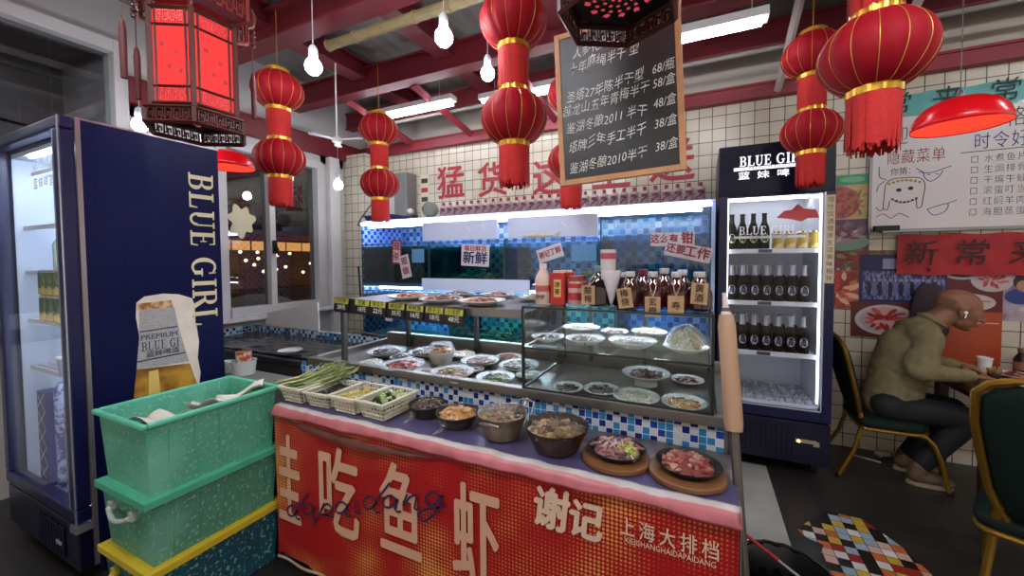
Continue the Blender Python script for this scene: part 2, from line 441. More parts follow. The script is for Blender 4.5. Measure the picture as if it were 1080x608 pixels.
q = MB(); q.bx(-3.595, -3.54, 2.30, 2.325, 1.42, 1.54); q.tube([(-3.55, 2.31, 1.5), (-3.51, 2.31, 1.46), (-3.51, 2.31, 1.40)], .009); q.build('latch', BLACK, w2)
# cream paper flower on the pane
q = MB(); pt = []
for k in range(60):
    a = 2*PI*k/60; r = .112*(1+.16*math.sin(7*a)+.08*math.sin(3*a+1)); pt.append((r*math.cos(a)*.9, r*math.sin(a)*1.15))
q.poly(pt, (-3.632, 2.075, 1.70), (0,1,0), (0,0,1), .001); q.build('flower_decal', mat('#cfc6a2', .8), w2, smooth=0)
M = MB(); M.bx(-3.6, -3.5, 1.34, 3.12, .84, .868); struct(M.build('trim_sill', WPAINT, smooth=0, bevel=.004))
# white column edge and conduit between window_2 and the corner
M = MB(); M.bx(-3.6, -3.53, 2.9, 3.02, 0, 2.44); struct(M.build('trim_post', WPAINT, smooth=0, bevel=.006))
# ---- street seen through the panes
M = MB(); M.bx(-14, -3.8, -4, 14, -.2, -.15); struct(M.build('street', mat('#15161a', .5), smooth=0))
M = MB(); M.bx(-9.6, -9.4, -2, 12, -.15, 5); M.bx(-9.4, -8.6, -2, 12, 2.6, 2.75); struct(M.build('facade', mat('#1b1a1e', .6, 0, .3, 2), smooth=0))
# added pale walls stand in for the ceiling reflected in window_1
REFLECT_GREY = mat('#8d8a86', .6, 0, .25, 2)
M = MB(); M.bx(-5.1, -5.0, -2.4, 1.55, -.15, 3.3); M.bx(-5.0, -3.74, 1.45, 1.55, -.15, 3.3); M.bx(-5.0, -3.74, -2.4, 1.45, 3.0, 3.1)
M.bx(-4.98, -4.9, .2, .3, 0, 3.0); M.bx(-5.0, -3.74, .55, .67, 2.86, 3.0)
struct(M.build('reflection_wall', REFLECT_GREY, smooth=0, bevel=.004))
M = MB(); M.tube([(-4.95, -1.0, 2.5), (-4.9, .1, 2.42), (-4.85, .7, 2.48), (-4.8, 1.4, 2.40)], .012, 6); tag(M.build('window_cable', BLACK), 'dark cable sagging across the stand-in wall behind the upper left window', 'cable')
shop = thing('stall_reflection', 'lit food stall across the dark street, standing in for a window reflection', 'stall', (-8.6, 5.35, -.15))  # built outside in place of a stall reflected in the pane
M = MB(); M.bx(-.5, .5, -1.7, 1.7, 0, .9); M.build('counter', mat('#4a2c22', .6), shop)
M = MB(); M.bx(-.5, .45, -1.7, 1.7, 1.95, 2.08); M.build('awning', mat('#7a2320', .6), shop)
M = MB(); M.bx(-.5, -.42, -1.65, 1.65, .9, 1.95); M.build('back_wall', mat('#8a5a3a', .6, 0, .5, 4), shop)
M = MB()
for k in range(9): M.bx(.45, .5, -1.6+k*.36, -1.3+k*.36, 1.72, 1.9)
M.build('lit_sign', emi('#ffb060', .9), shop, smooth=0)
M = MB()
for k in range(22): M.ball((.2+.2*random.random(), -1.6+3.2*random.random(), 1.1+.6*random.random()), .035)
M.build('warm_lamps', emi('#ffd9a0', 4), shop)
sg = thing('street_sign_box', 'tall lit yellow sign box beyond the window, left of the stall', 'sign', (-8.9, 3.6, .6))
M = MB(); M.bx(-.1, .1, -.14, .14, .9, 2.8); M.build('frame', BLACK, sg)
M = MB(); M.bx(.1, .12, -.1, .1, .95, 2.75); M.build('lit_panel', emi('#e8c890', .6), sg, smooth=0)
cn = thing('parasol', 'closed-in beige canopy outside below the window panes', 'parasol', (-4.6, 2.75, .62))
M = MB(); M.lathe([(.62,0),(.58,.1),(.48,.2),(.3,.3),(.1,.35),(0,.36)], 20, cap=False); M.build('canopy', mat('#8a7d66', .7), cn)
M = MB(); M.tube([(0,0,-.77),(0,0,.34)], .015); M.build('pole', STEEL, cn)

# ================================================================ LAMPS
def tube_light(loc, length, label, dbl=True, grp='fluorescent ceiling battens', e=None, rz=0):
    t = thing('fluorescent_light', label, 'ceiling light', loc, rz, grp)
    M = MB(); M.bx(-length/2, length/2, -.05, .05, 0, .045).tube([(-length*.35,0,.04),(-length*.35,0,3.12-loc[2])], .003, 5).tube([(length*.35,0,.04),(length*.35,0,3.12-loc[2])], .003, 5); M.build('housing', mat('#b8b6b2', .5), t, smooth=0, bevel=.004)
    M = MB()
    for yy in ((-.03, .03) if dbl else (0,)): M.tube([(-length/2+.03, yy, -.018), (length/2-.03, yy, -.018)], .014, 10)
    M.build('tube', emi('#f4f6ff', e or TUBE_E), t)
    return t
tube_light((-2.45, 2.86, 2.73), 1.0, 'double fluorescent batten on the ceiling above the far lantern pair')
tube_light((-1.3, 2.98, 2.73), .9, 'double fluorescent batten on the ceiling, above the gap between two lantern strings')
tube_light((.06, 2.42, 2.60), .50, 'bright fluorescent batten just right of the chalkboard top', dbl=False, e=TUBE_E*2)
tube_light((-1.2, .1, 2.76), 1.2, 'unseen fill batten added overhead near the viewer, left', e=TUBE_E*4.5)  # added out of view to brighten the counter and box fronts
tube_light((1.0, .3, 2.76), 1.2, 'unseen fill batten added overhead near the viewer, centre', e=TUBE_E*4.5)  # second unseen fill lamp for the front faces
tube_light((2.6, 2.2, 2.76), 1.2, 'unseen fill batten added overhead above the dining table', e=TUBE_E*1.7)  # out of view, added to lift the right-hand wall
t_ = tube_light((-4.4, .3, 2.85), 1.2, 'unseen fill batten added outside the upper left window', e=26)  # unseen lamp added to light the pale stand-in walls
def bulb(loc, label, cord):
    t = thing('pendant_bulb', label, 'bulb', loc, 0, 'bare hanging bulbs')
    M = MB(); M.lathe([(0,-.040),(.022,-.034),(.035,-.018),(.038,.0),(.034,.018),(.025,.032),(.018,.04)], 18); M.build('glass_bulb', emi('#e8f0ff', BULB_E), t)
    M = MB(); M.lathe([(.019,.04),(.021,.045),(.021,.085),(.012,.1),(0,.102)], 14); M.build('socket', mat('#cfd4dc', .4), t)
    M = MB(); M.tube([(0,0,.1),(0,0,cord)], .0025, 5); M.build('cord', mat('#b0b0b0', .5), t)
bulb((-1.73, 1.34, 2.30), 'bare white bulb hanging below the bamboo pole, leftmost of the large ones', .5)
bulb((-1.03, 1.44, 2.325), 'bare white bulb left of the central lantern string top', .5)
bulb((-1.10, 1.95, 2.40), 'smaller bare bulb tucked against the central lantern string', .42)
bulb((-2.97, 2.52, 2.03), 'small bare bulb near the tiled pillar corner', .78)
bulb((-3.02, 1.18, 2.16), 'small bare bulb just above the near fridge, under the hexagonal lantern', .8)
fan = thing('ceiling_fan', 'small white three-bladed fan hanging near the pillar corner', 'fan', (-2.62, 2.22, 2.28))
M = MB(); M.lathe([(0,0),(.035,.005),(.04,.03),(.02,.05),(0,.052)], 16); M.tube([(0,0,.05),(0,0,.62)], .006); M.build('hub', WHITE, fan)
for k in range(3):
    a = k*2*PI/3+.3; c, s_ = math.cos(a), math.sin(a)
    M = MB(); M.poly([(.03,-.012),(.2,-.03),(.22,0),(.2,.03),(.03,.012)], (0,0,.03), (c,s_,0), (-s_,c,.1), .004); M.build('blade', WHITE, fan, smooth=0)
# ================================================================ FRIDGES
def navy_pattern():
    m = bpy.data.materials.new('navy_print'); m.use_nodes = True; nt = m.node_tree; b = nt.nodes['Principled BSDF']
    N = nt.nodes.new; L = nt.links.new
    tc = N('ShaderNodeTexCoord'); sp = N('ShaderNodeSeparateXYZ'); L(tc.outputs['Object'], sp.inputs[0])
    def mt(op, a, c=None):
        n = N('ShaderNodeMath'); n.operation = op
        for i, v in enumerate((a, c)):
            if v is None: continue
            if isinstance(v, (int, float)): n.inputs[i].default_value = v
            else: L(v, n.inputs[i])
        return n.outputs[0]
    fs = []
    for ax in 'YZ':
        f = mt('FRACT', mt('DIVIDE', mt('ADD', sp.outputs['XYZ'.index(ax)], 5.0), .085)); fs.append(mt('ABSOLUTE', mt('SUBTRACT', f, .5)))
    d = mt('MAXIMUM', fs[0], fs[1]); r = mt('SQRT', mt('ADD', mt('POWER', fs[0], 2.0), mt('POWER', fs[1], 2.0)))
    def ring(v, c, w): return mt('LESS_THAN', mt('ABSOLUTE', mt('SUBTRACT', v, c)), w)
    t = mt('MAXIMUM', mt('MAXIMUM', ring(d, .47, .02), ring(d, .34, .012)), mt('MAXIMUM', ring(r, .2, .02), mt('MULTIPLY', ring(mt('ADD', fs[0], fs[1]), .42, .015), 1.0)))
    mx = N('ShaderNodeMix'); mx.data_type = 'RGBA'; L(t, mx.inputs[0]); mx.inputs[6].default_value = lin('#0a0e3c'); mx.inputs[7].default_value = lin('#070a2a')
    L(mx.outputs[2], b.inputs['Base Color']); b.inputs['Roughness'].default_value = .45; b.inputs['Specular IOR Level'].default_value = .15
    return m
NAVYP = navy_pattern()
FR_IN = mat('#c8ccd4', .4)
def cap_bottle(name, label, group, body='#150a04', lab='#a8acb4', foil='#9a9ca4', h=.235, r=.031, kind='beer bottle'):
    t = thing(name, label, 'bottle', (0,0,0), 0, group)
    s = h/.235
    M = MB(); M.lathe([(0,0),(r*.95,.002),(r,.01),(r,.125*s),(r*.85,.15*s),(.014,.18*s),(.0125,.2*s),(.0125,.225*s)], 16); M.build('glass_body', mat(body, .3, spec=.06), t)
    M = MB(); M.lathe([(.0225,.155*s),(.0155,.18*s),(.0140,.2*s),(.0140,.226*s),(.0165,.228*s),(.0165,h),(0,h)], 14, cap=False); M.build('foil_cap', mat(foil, .3, .6), t)
    M = MB()
    pts = [(.022*math.cos(a), .074*s+.03*s*math.sin(a)) for a in [2*PI*k/20 for k in range(20)]]
    M.add([(r*1.03*math.sin(x/r), -r*1.03*math.cos(x/r), z) for x, z in pts], [tuple(range(20))], 0)
    pts = [(.013*math.cos(a), .074*s+.017*s*math.sin(a)) for a in [2*PI*k/14 for k in range(14)]]
    M.add([(r*1.05*math.sin(x/r), -r*1.05*math.cos(x/r), z) for x, z in pts], [tuple(range(14))], 1)
    M.build('label', [mat(lab, .5), mat('#3a3a58', .5)], t, smooth=0)
    return t
# ---- far fridge against the back wall
f2 = thing('display_fridge', 'tall navy upright drinks fridge with lit beer shelves against the back wall', 'fridge', (.105, 2.86, 0))
fw, fd, fh = .615, .56, 2.07
M = MB()
M.bx(0, .045, .03, fd, .10, fh).bx(fw-.045, fw, .03, fd, .10, fh).bx(.045, fw-.045, .03, fd, 1.79, fh).bx(.045, fw-.045, fd-.03, fd, .4, 1.79).bx(.045, fw-.045, .03, fd, .10, .39)
for x in (.04, fw-.08):
    for y in (.08, fd-.1): M.bx(x, x+.04, y, y+.04, 0, .10)
M.build('cabinet', NAVY_D, f2, smooth=0, bevel=.006)
M = MB(); M.bx(.0, fw, 0, .035, 1.745, fh); M.build('header_panel', mat('#0a0b20', .4, spec=.2), f2, smooth=0, bevel=.006)
M = MB(); M.bx(.046, .052, .05, fd-.032, .42, 1.79).bx(fw-.052, fw-.046, .05, fd-.032, .42, 1.79).bx(.052, fw-.052, fd-.04, fd-.032, .42, 1.79).bx(.052, fw-.052, .05, fd-.04, .40, .42).bx(.052, fw-.052, .05, fd-.04, 1.77, 1.789)
M.build('lining', FR_IN, f2, smooth=0)
M = MB(); M.bx(.054, .062, .045, .055, .45, 1.74).bx(fw-.062, fw-.054, .045, .055, .45, 1.74); M.build('light_strip', emi('#eef2ff', FRIDGE_E), f2, smooth=0)
M = MB()
for k in range(7): M.ball((.10+k*.07, .06, 1.762), .007)
M.bx(.07, fw-.07, .30, .33, 1.755, 1.765)
M.build('ceiling_lights', emi('#f6f8ff', FRIDGE_E*2), f2)
for z in (1.405, 1.068, .742):
    M = MB(); M.bx(.055, fw-.055, .06, .075, z-.022, z+.006).bx(.055, fw-.055, .075, fd-.05, z-.008, z)
    sh = M.build('shelf', mat('#d4d8e0', .35), f2, smooth=0)
    M = MB(); M.bx(.235, .31, .055, .0599, z-.018, z+.003); M.build('price_label', mat('#3a3f55', .5), sh, smooth=0)
M = MB()
for k in range(9):
    for j in range(5): M.lathe([(.017,0),(.02,.028),(.014,.032),(.004,.03)], 8, (.085+k*.055, .1+j*.075, .421))
M.build('drip_rack', mat('#a9acb0', .2, .5), f2)
dr = MB(); dr.bx(.0, .052, -.02, 0, .355, 1.745).bx(fw-.052, fw, -.02, 0, .355, 1.745).bx(.052, fw-.052, -.02, 0, .355, .425).bx(.052, fw-.052, -.02, 0, 1.735, 1.745)
door = dr.build('door', NAVY, f2, smooth=0, bevel=.004)
M = MB(); M.bx(.052, fw-.052, -.012, -.008, .425, 1.735); M.build('glass', GLASS, door, smooth=0)
M = MB(); M.bx(.05, .055, -.022, -.0205, .42, 1.74).bx(fw-.056, fw-.05, -.022, -.0205, .42, 1.74).bx(.05, fw-.05, -.022, -.0205, .418, .426); M.build('chrome_edge', mat('#c0c4cc', .3, .5), door, smooth=0)
M = MB(); M.bx(-.005, fw, -.012, .03, .085, .34)
for k in range(14): M.bx(.06+k*.028, .068+k*.028, -.016, -.012, .12, .31)
g = M.build('lower_grille', NAVY_D, f2, smooth=0, bevel=.004)
M = MB(); M.bx(.44, .545, -.02, -.0125, .218, .238).bx(.53, .56, -.022, -.0125, .205, .232); M.build('badge', mat('#b8b0a0', .3, .6), g, smooth=0)
M = MB(); M.ball((.455, -.022, .226), .009); M.build('indicator_light', emi('#ffa050', 5), g)
LIT = emi('#f4f4ff', .8)
serif('BLUE GIRL', .062, LIT, f2, (.30, -.0015, 1.965), (1,0,0), (0,0,1), xs=.80)
M = MB(); M.bx(.085, .515, -.0015, -.001, 1.908, 1.928); M.build('name_bar', LIT, f2, smooth=0)
txt('PREMIUM PILSENER', .022, mat('#0a0b20'), f2, (.30, -.002, 1.919), bold=.01, spacing=1.25, xs=1.15)
txt('蓝  妹  啤  酒', .05, LIT, f2, (.30, -.002, 1.872), bold=.012, xs=1.35)
serif('BLUE GIRL', .052, mat('#eef0f4', .4), door, (.275, -.024, 1.525), (1,0,0), (0,0,1), xs=.82)
M = MB(); M.bx(.09, .47, -.0245, -.0238, 1.475, 1.49); M.build('name_bar', mat('#d8dce4', .4), door, smooth=0)
txt('PREMIUM PILSENER BEER', .016, mat('#6a7080'), door, (.28, -.025, 1.4825), spacing=1.15)
M = MB(); M.bx(.565, .61, -.0235, -.021, 1.20, 1.72); o = M.build('side_sticker', mat('#c8b89a', .6), door, smooth=0)
for k, ch in enumerate('理性饮酒健康生活美味相伴'): txt(ch, .034, mat('#5a4a3a'), door, (.5875, -.0238, 1.69-k*.042))
# red sticker on the glass
pm = thing('red_paper_decal', 'red paper shape stuck behind the top of the far fridge glass', 'decal', (.105+.43, 2.853, 1.62))
M = MB(); M.poly([(-.11,-.02),(-.07,.02),(-.03,.025),(0,.06),(.03,.03),(.09,.02),(.11,-.03),(.05,-.03),(.02,-.05),(-.04,-.03)], (0,0,0), (1,0,0), (0,0,1), .001); M.build('paper', mat('#b8323c', .6), pm, smooth=0)
# bottles in the far fridge
bb = cap_bottle('beer_bottle', 'x', 'beer bottles on the middle shelf of the far fridge')
row = 0
def fl(k): return ['leftmost', 'second', 'third', 'fourth', 'fifth', 'sixth', 'rightmost'][k]
first = True
for z, sh in ((1.070, 'middle'), (.744, 'lower')):
    for k in range(7):
        p = (.105+.088+k*.067, 2.96, z); l = 'brown beer bottle with silver neck, %s%s, front row, %s lit shelf' % (fl(k), '' if k in (0, 6) else ' from left', sh)
        if first: bb.location = p; bb['label'] = l; first = False
        else: dup(bb, p, l, group='beer bottles on the %s shelf of the far fridge' % sh)
    for k in range(6):
        dup(bb, (.105+.12+k*.067, 3.06, z), 'brown beer bottle, back row, %s gap from the left, %s lit shelf' % (('first', 'second', 'third', 'fourth', 'fifth', 'sixth')[k], sh), group='back row beer bottles, %s shelf' % sh)
yb = cap_bottle('dark_beer_bottle', 'x', 'yellow-labelled bottles on the top shelf', body='#141a10', lab='#c8c878', foil='#20261c')
for k in range(4):
    p = (.105+.085+k*.062, 2.96, 1.407); l = 'dark bottle with yellow-green label on the top fridge shelf, %s of four' % ['leftmost', 'second', 'third', 'rightmost'][k]
    if k == 0: yb.location = p; yb['label'] = l
    else: dup(yb, p, l)
def can(name, label, group, c1, c2, h=.115, r=.031):
    t = thing(name, label, 'can', (0,0,0), 0, group)
    M = MB(); M.lathe([(0,0),(r*.8,0),(r,.008),(r,h-.01)], 18); M.build('body', stain(c1, c2, 14, .48, .52, .3), t)
    M = MB(); M.lathe([(r,h-.01),(r*.84,h-.001),(r*.84,h),(r*.78,h-.003),(0,h-.003)], 18, cap=False); M.build('lid', mat('#c8c8cc', .25, .9), t)
    return t
gc = can('beer_can', 'x', 'gold cans on the top shelf of the far fridge', '#b89a3c', '#e0cc80')
for k in range(4):
    p = (.105+.345+k*.066, 2.97, 1.407); l = 'gold beer can on the top shelf of the far fridge, %s' % ['leftmost, beside the dark bottles', 'second of four', 'third of four', 'rightmost'][k]
    if k == 0: gc.location = p; gc['label'] = l
    else: dup(gc, p, l)

# ---- near fridge on the left
f1 = thing('display_fridge', 'large navy drinks fridge in the left foreground with a beer glass printed on its side', 'fridge', (-2.33, .655, 0))
fw, fd, fh = .80, .57, 1.94   # cabinet spans x -fw..0, y .05..fd
M = MB()
M.bx(-.03, 0, .052, fd, .06, fh).bx(-fw, -fw+.03, .052, fd, .06, fh).bx(-fw+.03, -.03, .052, fd, 1.88, fh).bx(-fw+.03, -.03, fd-.03, fd, .24, 1.88).bx(-fw+.03, -.03, .052, fd, .06, .24)
for x in (-.06, -fw+.02):
    for y in (.08, fd-.08): M.bx(x, x+.04, y, y+.04, 0, .06)
M.build('cabinet', NAVYP, f1, smooth=0, bevel=.005)
M = MB(); M.bx(-.012, .0035, .049, .064, .06, fh+.002).bx(-.006, .003, .052, fd, fh-.004, fh+.004); M.build('edge_strip', mat('#9a8f92', .3, .7), f1, smooth=0)
M = MB(); M.bx(-.036, -.030, .06, fd-.03, .26, 1.87).bx(-fw+.03, -fw+.036, .06, fd-.03, .26, 1.87).bx(-fw+.036, -.036, fd-.038, fd-.03, .26, 1.87).bx(-fw+.036, -.036, .06, fd-.038, .24, .26).bx(-fw+.036, -.036, .06, fd-.038, 1.86, 1.88)
for k in range(36): M.bx(-fw+.05, -.05, fd-.046, fd-.038, .3+k*.043, .315+k*.043)
M.build('lining', mat('#c4d0de', .4), f1, smooth=0)
M = MB(); M.bx(-.045, -.037, .062, .07, .28, 1.85).bx(-.6, -.12, .2, .22, 1.85, 1.858).bx(-.6, -.12, .075, .085, 1.85, 1.858)
M.build('light_strip', emi('#dfeaff', FRIDGE_E*9), f1, smooth=0)
M = MB(); M.bx(-fw-.01, 0, .0, .048, .26, .32).bx(-fw-.01, 0, 0, .048, 1.89, fh).bx(-.052, 0, 0, .048, .32, 1.89).bx(-fw-.01, -fw+.05, 0, .048, .32, 1.89)
door1 = M.build('door', NAVY, f1, smooth=0, bevel=.008)
M = MB(); M.bx(-fw+.05, -.052, .01, .014, .32, 1.89); M.build('glass', GLASS, door1, smooth=0)
M = MB(); M.bx(-.054, -.05, -.0015, .004, .32, 1.89).bx(-.004, .0015, -.0015, .003, .26, fh); M.build('chrome_edge', mat('#b8bccc', .25, .7), door1, smooth=0)
M = MB(); M.bx(-.05, .006, -.004, .05, .225, .255); M.build('hinge', mat('#a8a8ac', .3, .7), f1, smooth=0)
M = MB(); M.bx(-fw, 0, .005, .05, .06, .25)
for k in range(9): M.bx(-.40+k*.032, -.388+k*.032, -.004, .005, .08, .22)
gr = M.build('lower_grille', NAVY_D, f1, smooth=0, bevel=.004)
M = MB(); M.bx(-.19, -.14, -.008, -.0045, .14, .155); M.build('badge', mat('#c8c8c8', .3, .6), gr, smooth=0)
for z in (.83, 1.07, 1.31):
    M = MB(); M.bx(-fw+.04, -.04, .085, .095, z-.02, z)
    for k in range(12): M.bx(-fw+.04, -.04, .11+k*.034, .113+k*.034, z-.006, z-.002)
    for x in (-.3, -.05, -fw+.06): M.bx(x, x+.004, .09, fd-.04, z-.01, z-.006)
    M.build('wire_shelf', mat('#d8dce0', .35, .2), f1, smooth=0)
serif('BLUE GIRL', .05, mat('#f2f4f8', .4), door1, (-.175, .0095, 1.775), (1,0,0), (0,0,1), xs=.62)
M = MB(); M.bx(-.32, -.065, .0088, .0094, 1.725, 1.74); M.build('name_bar', mat('#dfe3ec', .4), door1, smooth=0)
txt('蓝妹啤酒', .05, mat('#f2f4f8', .4), door1, (-.19, .009, 1.685), bold=.012, spacing=1.25)
# print on the near fridge's side: lettering reading downwards, and the foaming glass
CREAM = mat('#cdbf98', .5)
serif('BLUE GIRL', .108, CREAM, f1, (0.0005, .487, 1.405), (0,0,-1), (0,1,0), xs=.985)
def side_poly(pts, m, d, nm='print'):
    M = MB(); M.poly([(y-.655, z) for y, z in pts], (d, 0, 0), (0,1,0), (0,0,1)); return M.build(nm, m, f1, smooth=0)
side_poly([(.862,.70),(.868,.78),(.878,1.0),(.868,1.10),(.872,1.165),(.90,1.19),(.97,1.198),(1.03,1.19),(1.085,1.165),(1.098,1.12),(1.085,1.07),(1.10,1.02),(1.108,.94),(1.10,.86),(1.11,.78),(1.10,.70)], mat('#d8cdbd', .5, 0, .15, 9), .0012, 'printed_foam')
side_poly([(.846,.70),(.862,.86),(1.065,.84),(1.10,.70)], stain('#7a4a12', '#c09030', 9, .4, .6, .4), .0018, 'printed_beer')
side_poly([(.90,.70),(.905,.84),(.94,.84),(.945,.70)], mat('#d8b860', .4), .0022, 'printed_shine')
side_poly([(.862,.86),(.875,.99),(.88,1.13),(1.01,1.13),(1.03,1.0),(1.062,.85)], stain('#8d8a8a', '#a8a4a0', 260, .45, .55, .35), .0024, 'printed_label')
side_poly([(.872,1.13),(.875,1.16),(1.0,1.165),(1.005,1.13)], stain('#8a5a30', '#d0a878', 30, .4, .6), .0026, 'printed_rim')
for zz, a, b in ((1.03, .878, 1.02), (.895, .865, 1.05)): side_poly([(a, zz-.004), (b, zz), (b, zz+.006), (a, zz+.002)], mat('#2a2c4c'), .0028, 'printed_line')
txt('PREMIUM', .034, mat('#3a3a4a'), f1, (.0030, .95-.655, 1.0), (0,1,0), (0,0,1), bold=.01)
serif('BLUE GI', .042, mat('#3a3a4a'), f1, (.0018, .955-.655, .958), (0,1,0), (0,0,1), xs=.62)
txt('蓝妹啤酒', .032, mat('#3a3a4a'), f1, (.0030, .96-.655, .918), (0,1,0), (0,0,1), bold=.01)
# contents of the near fridge
sc_ = can('soda_can', 'x', 'cans on the near fridge shelf', '#3a5a34', '#c8b060', .12)
for k in range(4):
    p = (-2.60-.078*k, .745, 1.072); l = 'patterned drink can in the near fridge, %s' % ['nearest the door hinge', 'second from the hinge', 'third from the hinge', 'deepest left of the row'][k]
    if k == 0: sc_.location = p; sc_['label'] = l
    else: dup(sc_, p, l)
    dup(sc_, (p[0], .745, 1.194), 'patterned drink can stacked on top, ' + ['nearest the hinge', 'second from hinge', 'third from hinge', 'farthest left'][k], group='upper layer of cans')
def stack_tower(x, y, c1, c2, label, n=17, r=.03, z0=.262):
    t = thing('cup_stack', label, 'cup stack', (x, y, z0))
    M = MB(); pr = [(r*.8, 0)]
    for k in range(n): pr += [(r, .004+k*.03), (r*.93, .012+k*.03)]
    pr += [(r*.5, n*.03+.01), (0, n*.03+.015)]
    M.lathe(pr, 14); M.build('cups', stain(c1, c2, 40, .45, .55, .4), t)
stack_tower(-2.745, .75, '#3a4f96', '#a8b8dc', 'tall stack of blue and white patterned cups standing in the near fridge')
stack_tower(-2.62, .745, '#a8a49a', '#4a4844', 'grey dotted stack of cups at the hinge side of the near fridge', n=15)
t = thing('printed_carton', 'navy carton with white diamond lines low in the near fridge, left', 'carton', (-2.90, .76, .262))
M = MB(); M.bx(-.05, .05, -.04, .04, 0, .46); M.build('box', mat('#2c3478', .5), t, smooth=0, bevel=.004)
M = MB()
for k in range(5):
    z = .02+k*.088
    for a, b in (((-.05, z), (.05, z+.088)), ((.05, z), (-.05, z+.088))): stroke(M, [a, b], (0, -.0412, 0), (1,0,0), (0,0,1), .005)
M.build('diamond_print', WHITE, t, smooth=0)
t = thing('plastic_bottle', 'clear bottle with green cap on a middle shelf of the near fridge', 'bottle', (-2.66, .75, 1.312))
M = MB(); M.lathe([(0,0),(.03,.0),(.032,.01),(.032,.12),(.014,.16),(.014,.18)], 14); M.build('body', mat('#9fb8a8', .2), t)
M = MB(); M.lathe([(.016,.175),(.016,.2),(0,.2)], 12); M.build('cap', mat('#2f8a4c', .5), t)
t = thing('food_tub', 'white lidded tub on a lower shelf of the near fridge', 'tub', (-2.64, .76, .832))
M = MB(); M.lathe([(0,0),(.045,0),(.052,.08)], 18); M.build('tub', mat('#8d99a8', .5), t)
M = MB(); M.lathe([(.055,.08),(.055,.09),(0,.092)], 18); M.build('lid', WHITE, t)
M = MB(); M.bx(-fw+.04, -.04, .085, .095, 1.51, 1.53)
for k in range(12): M.bx(-fw+.04, -.04, .11+k*.034, .113+k*.034, 1.524, 1.528)
M.build('wire_shelf', mat('#d8dce0', .35, .2), f1, smooth=0)
t = thing('yellow_box', 'yellow box standing on the top wire shelf of the near fridge', 'box', (-2.60, .76, 1.531))
M = MB(); M.bx(-.035, .035, -.03, .03, 0, .12); M.build('box', mat('#b8b048', .5), t, smooth=0, bevel=.003)
M = MB(); M.bx(-.02, .02, -.031, -.0302, .03, .08); M.build('label', WHITE, t, smooth=0)

# ================================================================ STACKED STORAGE BOXES
def storage_box(label, loc, c1, c2, lidc=None, rimc=None, open_top=False, hnd=None, h=.25):
    t = thing('storage_box', label, 'storage box', loc, 0)
    w, d = .355, .46; tp = .018
    body = stain(c1, c2, 5, .50, .66, .5, h3='#86b8a6', scale3=75)
    M = MB(); M.taper((tp, w-tp, tp, d-tp, 0), (0.004, w-.004, .004, d-.004, h-.03)) if not open_top else None
    if open_top:
        a = (tp, w-tp, tp, d-tp, 0); b = (.004, w-.004, .004, d-.004, h)
        M.add([(a[0],a[2],0),(a[1],a[2],0),(a[1],a[3],0),(a[0],a[3],0),(b[0],b[2],h),(b[1],b[2],h),(b[1],b[3],h),(b[0],b[3],h)], [(0,3,2,1),(0,1,5,4),(1,2,6,5),(2,3,7,6),(3,0,4,7)])
        M.add([(a[0]+.004,a[2]+.004,.004),(a[1]-.004,a[2]+.004,.004),(a[1]-.004,a[3]-.004,.004),(a[0]+.004,a[3]-.004,.004),(b[0]+.004,b[2]+.004,h),(b[1]-.004,b[2]+.004,h),(b[1]-.004,b[3]-.004,h),(b[0]+.004,b[3]-.004,h)], [(0,1,2,3),(4,5,1,0),(5,6,2,1),(6,7,3,2),(7,4,0,3)])
    for k in range(5):
        yy = .07+k*.08; M.taper((w-tp-.002, w-tp+.003, yy, yy+.006, .0), (w-.006, w-.001, yy, yy+.006, h-.035))
    M.build('tub', body, t, smooth=30, bevel=.004 if not open_top else 0)
    M = MB(); z0, z1 = h-.022, h+.004; o = .012
    if open_top:
        M.bx(-o, w+o, -o, .006, z0+.012, z1+.004).bx(-o, w+o, d-.006, d+o, z0+.012, z1+.004).bx(-o, .006, .006, d-.006, z0+.012, z1+.004).bx(w-.006, w+o, .006, d-.006, z0+.012, z1+.004)
        M.build('rim', mat(rimc, .45), t, smooth=0, bevel=.005)
    else:
        M.bx(-o, w+o, -o, d+o, z0, z1); M.bx(.01, w-.01, .01, d-.01, z1, z1+.002)
        M.build('lid', mat(lidc, .4, 0, .12, 9), t, smooth=0, bevel=.007)
    if hnd:
        M = MB(); pts = [(x, -.012-.012*math.sin(PI*(i/8)), h-.075-.02*math.sin(PI*(i/8))) for i, x in enumerate([w*.28+k*(w*.44)/8 for k in range(9)])]
        M.tube(pts, .008, 8)
        M.bx(w*.28-.012, w*.28+.012, -.012, .014, h-.085, h-.055).bx(w*.72-.012, w*.72+.012, -.012, .014, h-.085, h-.055)
        M.build('handle', mat(hnd, .4), t)
    return t
BX, BY = -2.082, .652
storage_box('dark teal storage box with yellow lid, bottom of the stack', (BX, BY, 0), '#124e5c', '#1a6070', lidc='#c9b02a', hnd='#b8a83a', h=.262)
storage_box('scuffed green storage box with green lid and white handle, middle of the stack', (BX, BY, .268), '#4a8a72', '#64a28a', lidc='#4cab88', hnd='#a8b0a8', h=.248)
storage_box('open green storage box on top of the stack, papers inside', (BX, BY, .522), '#52a487', '#6cb89c', rimc='#58b896', open_top=True, h=.262)
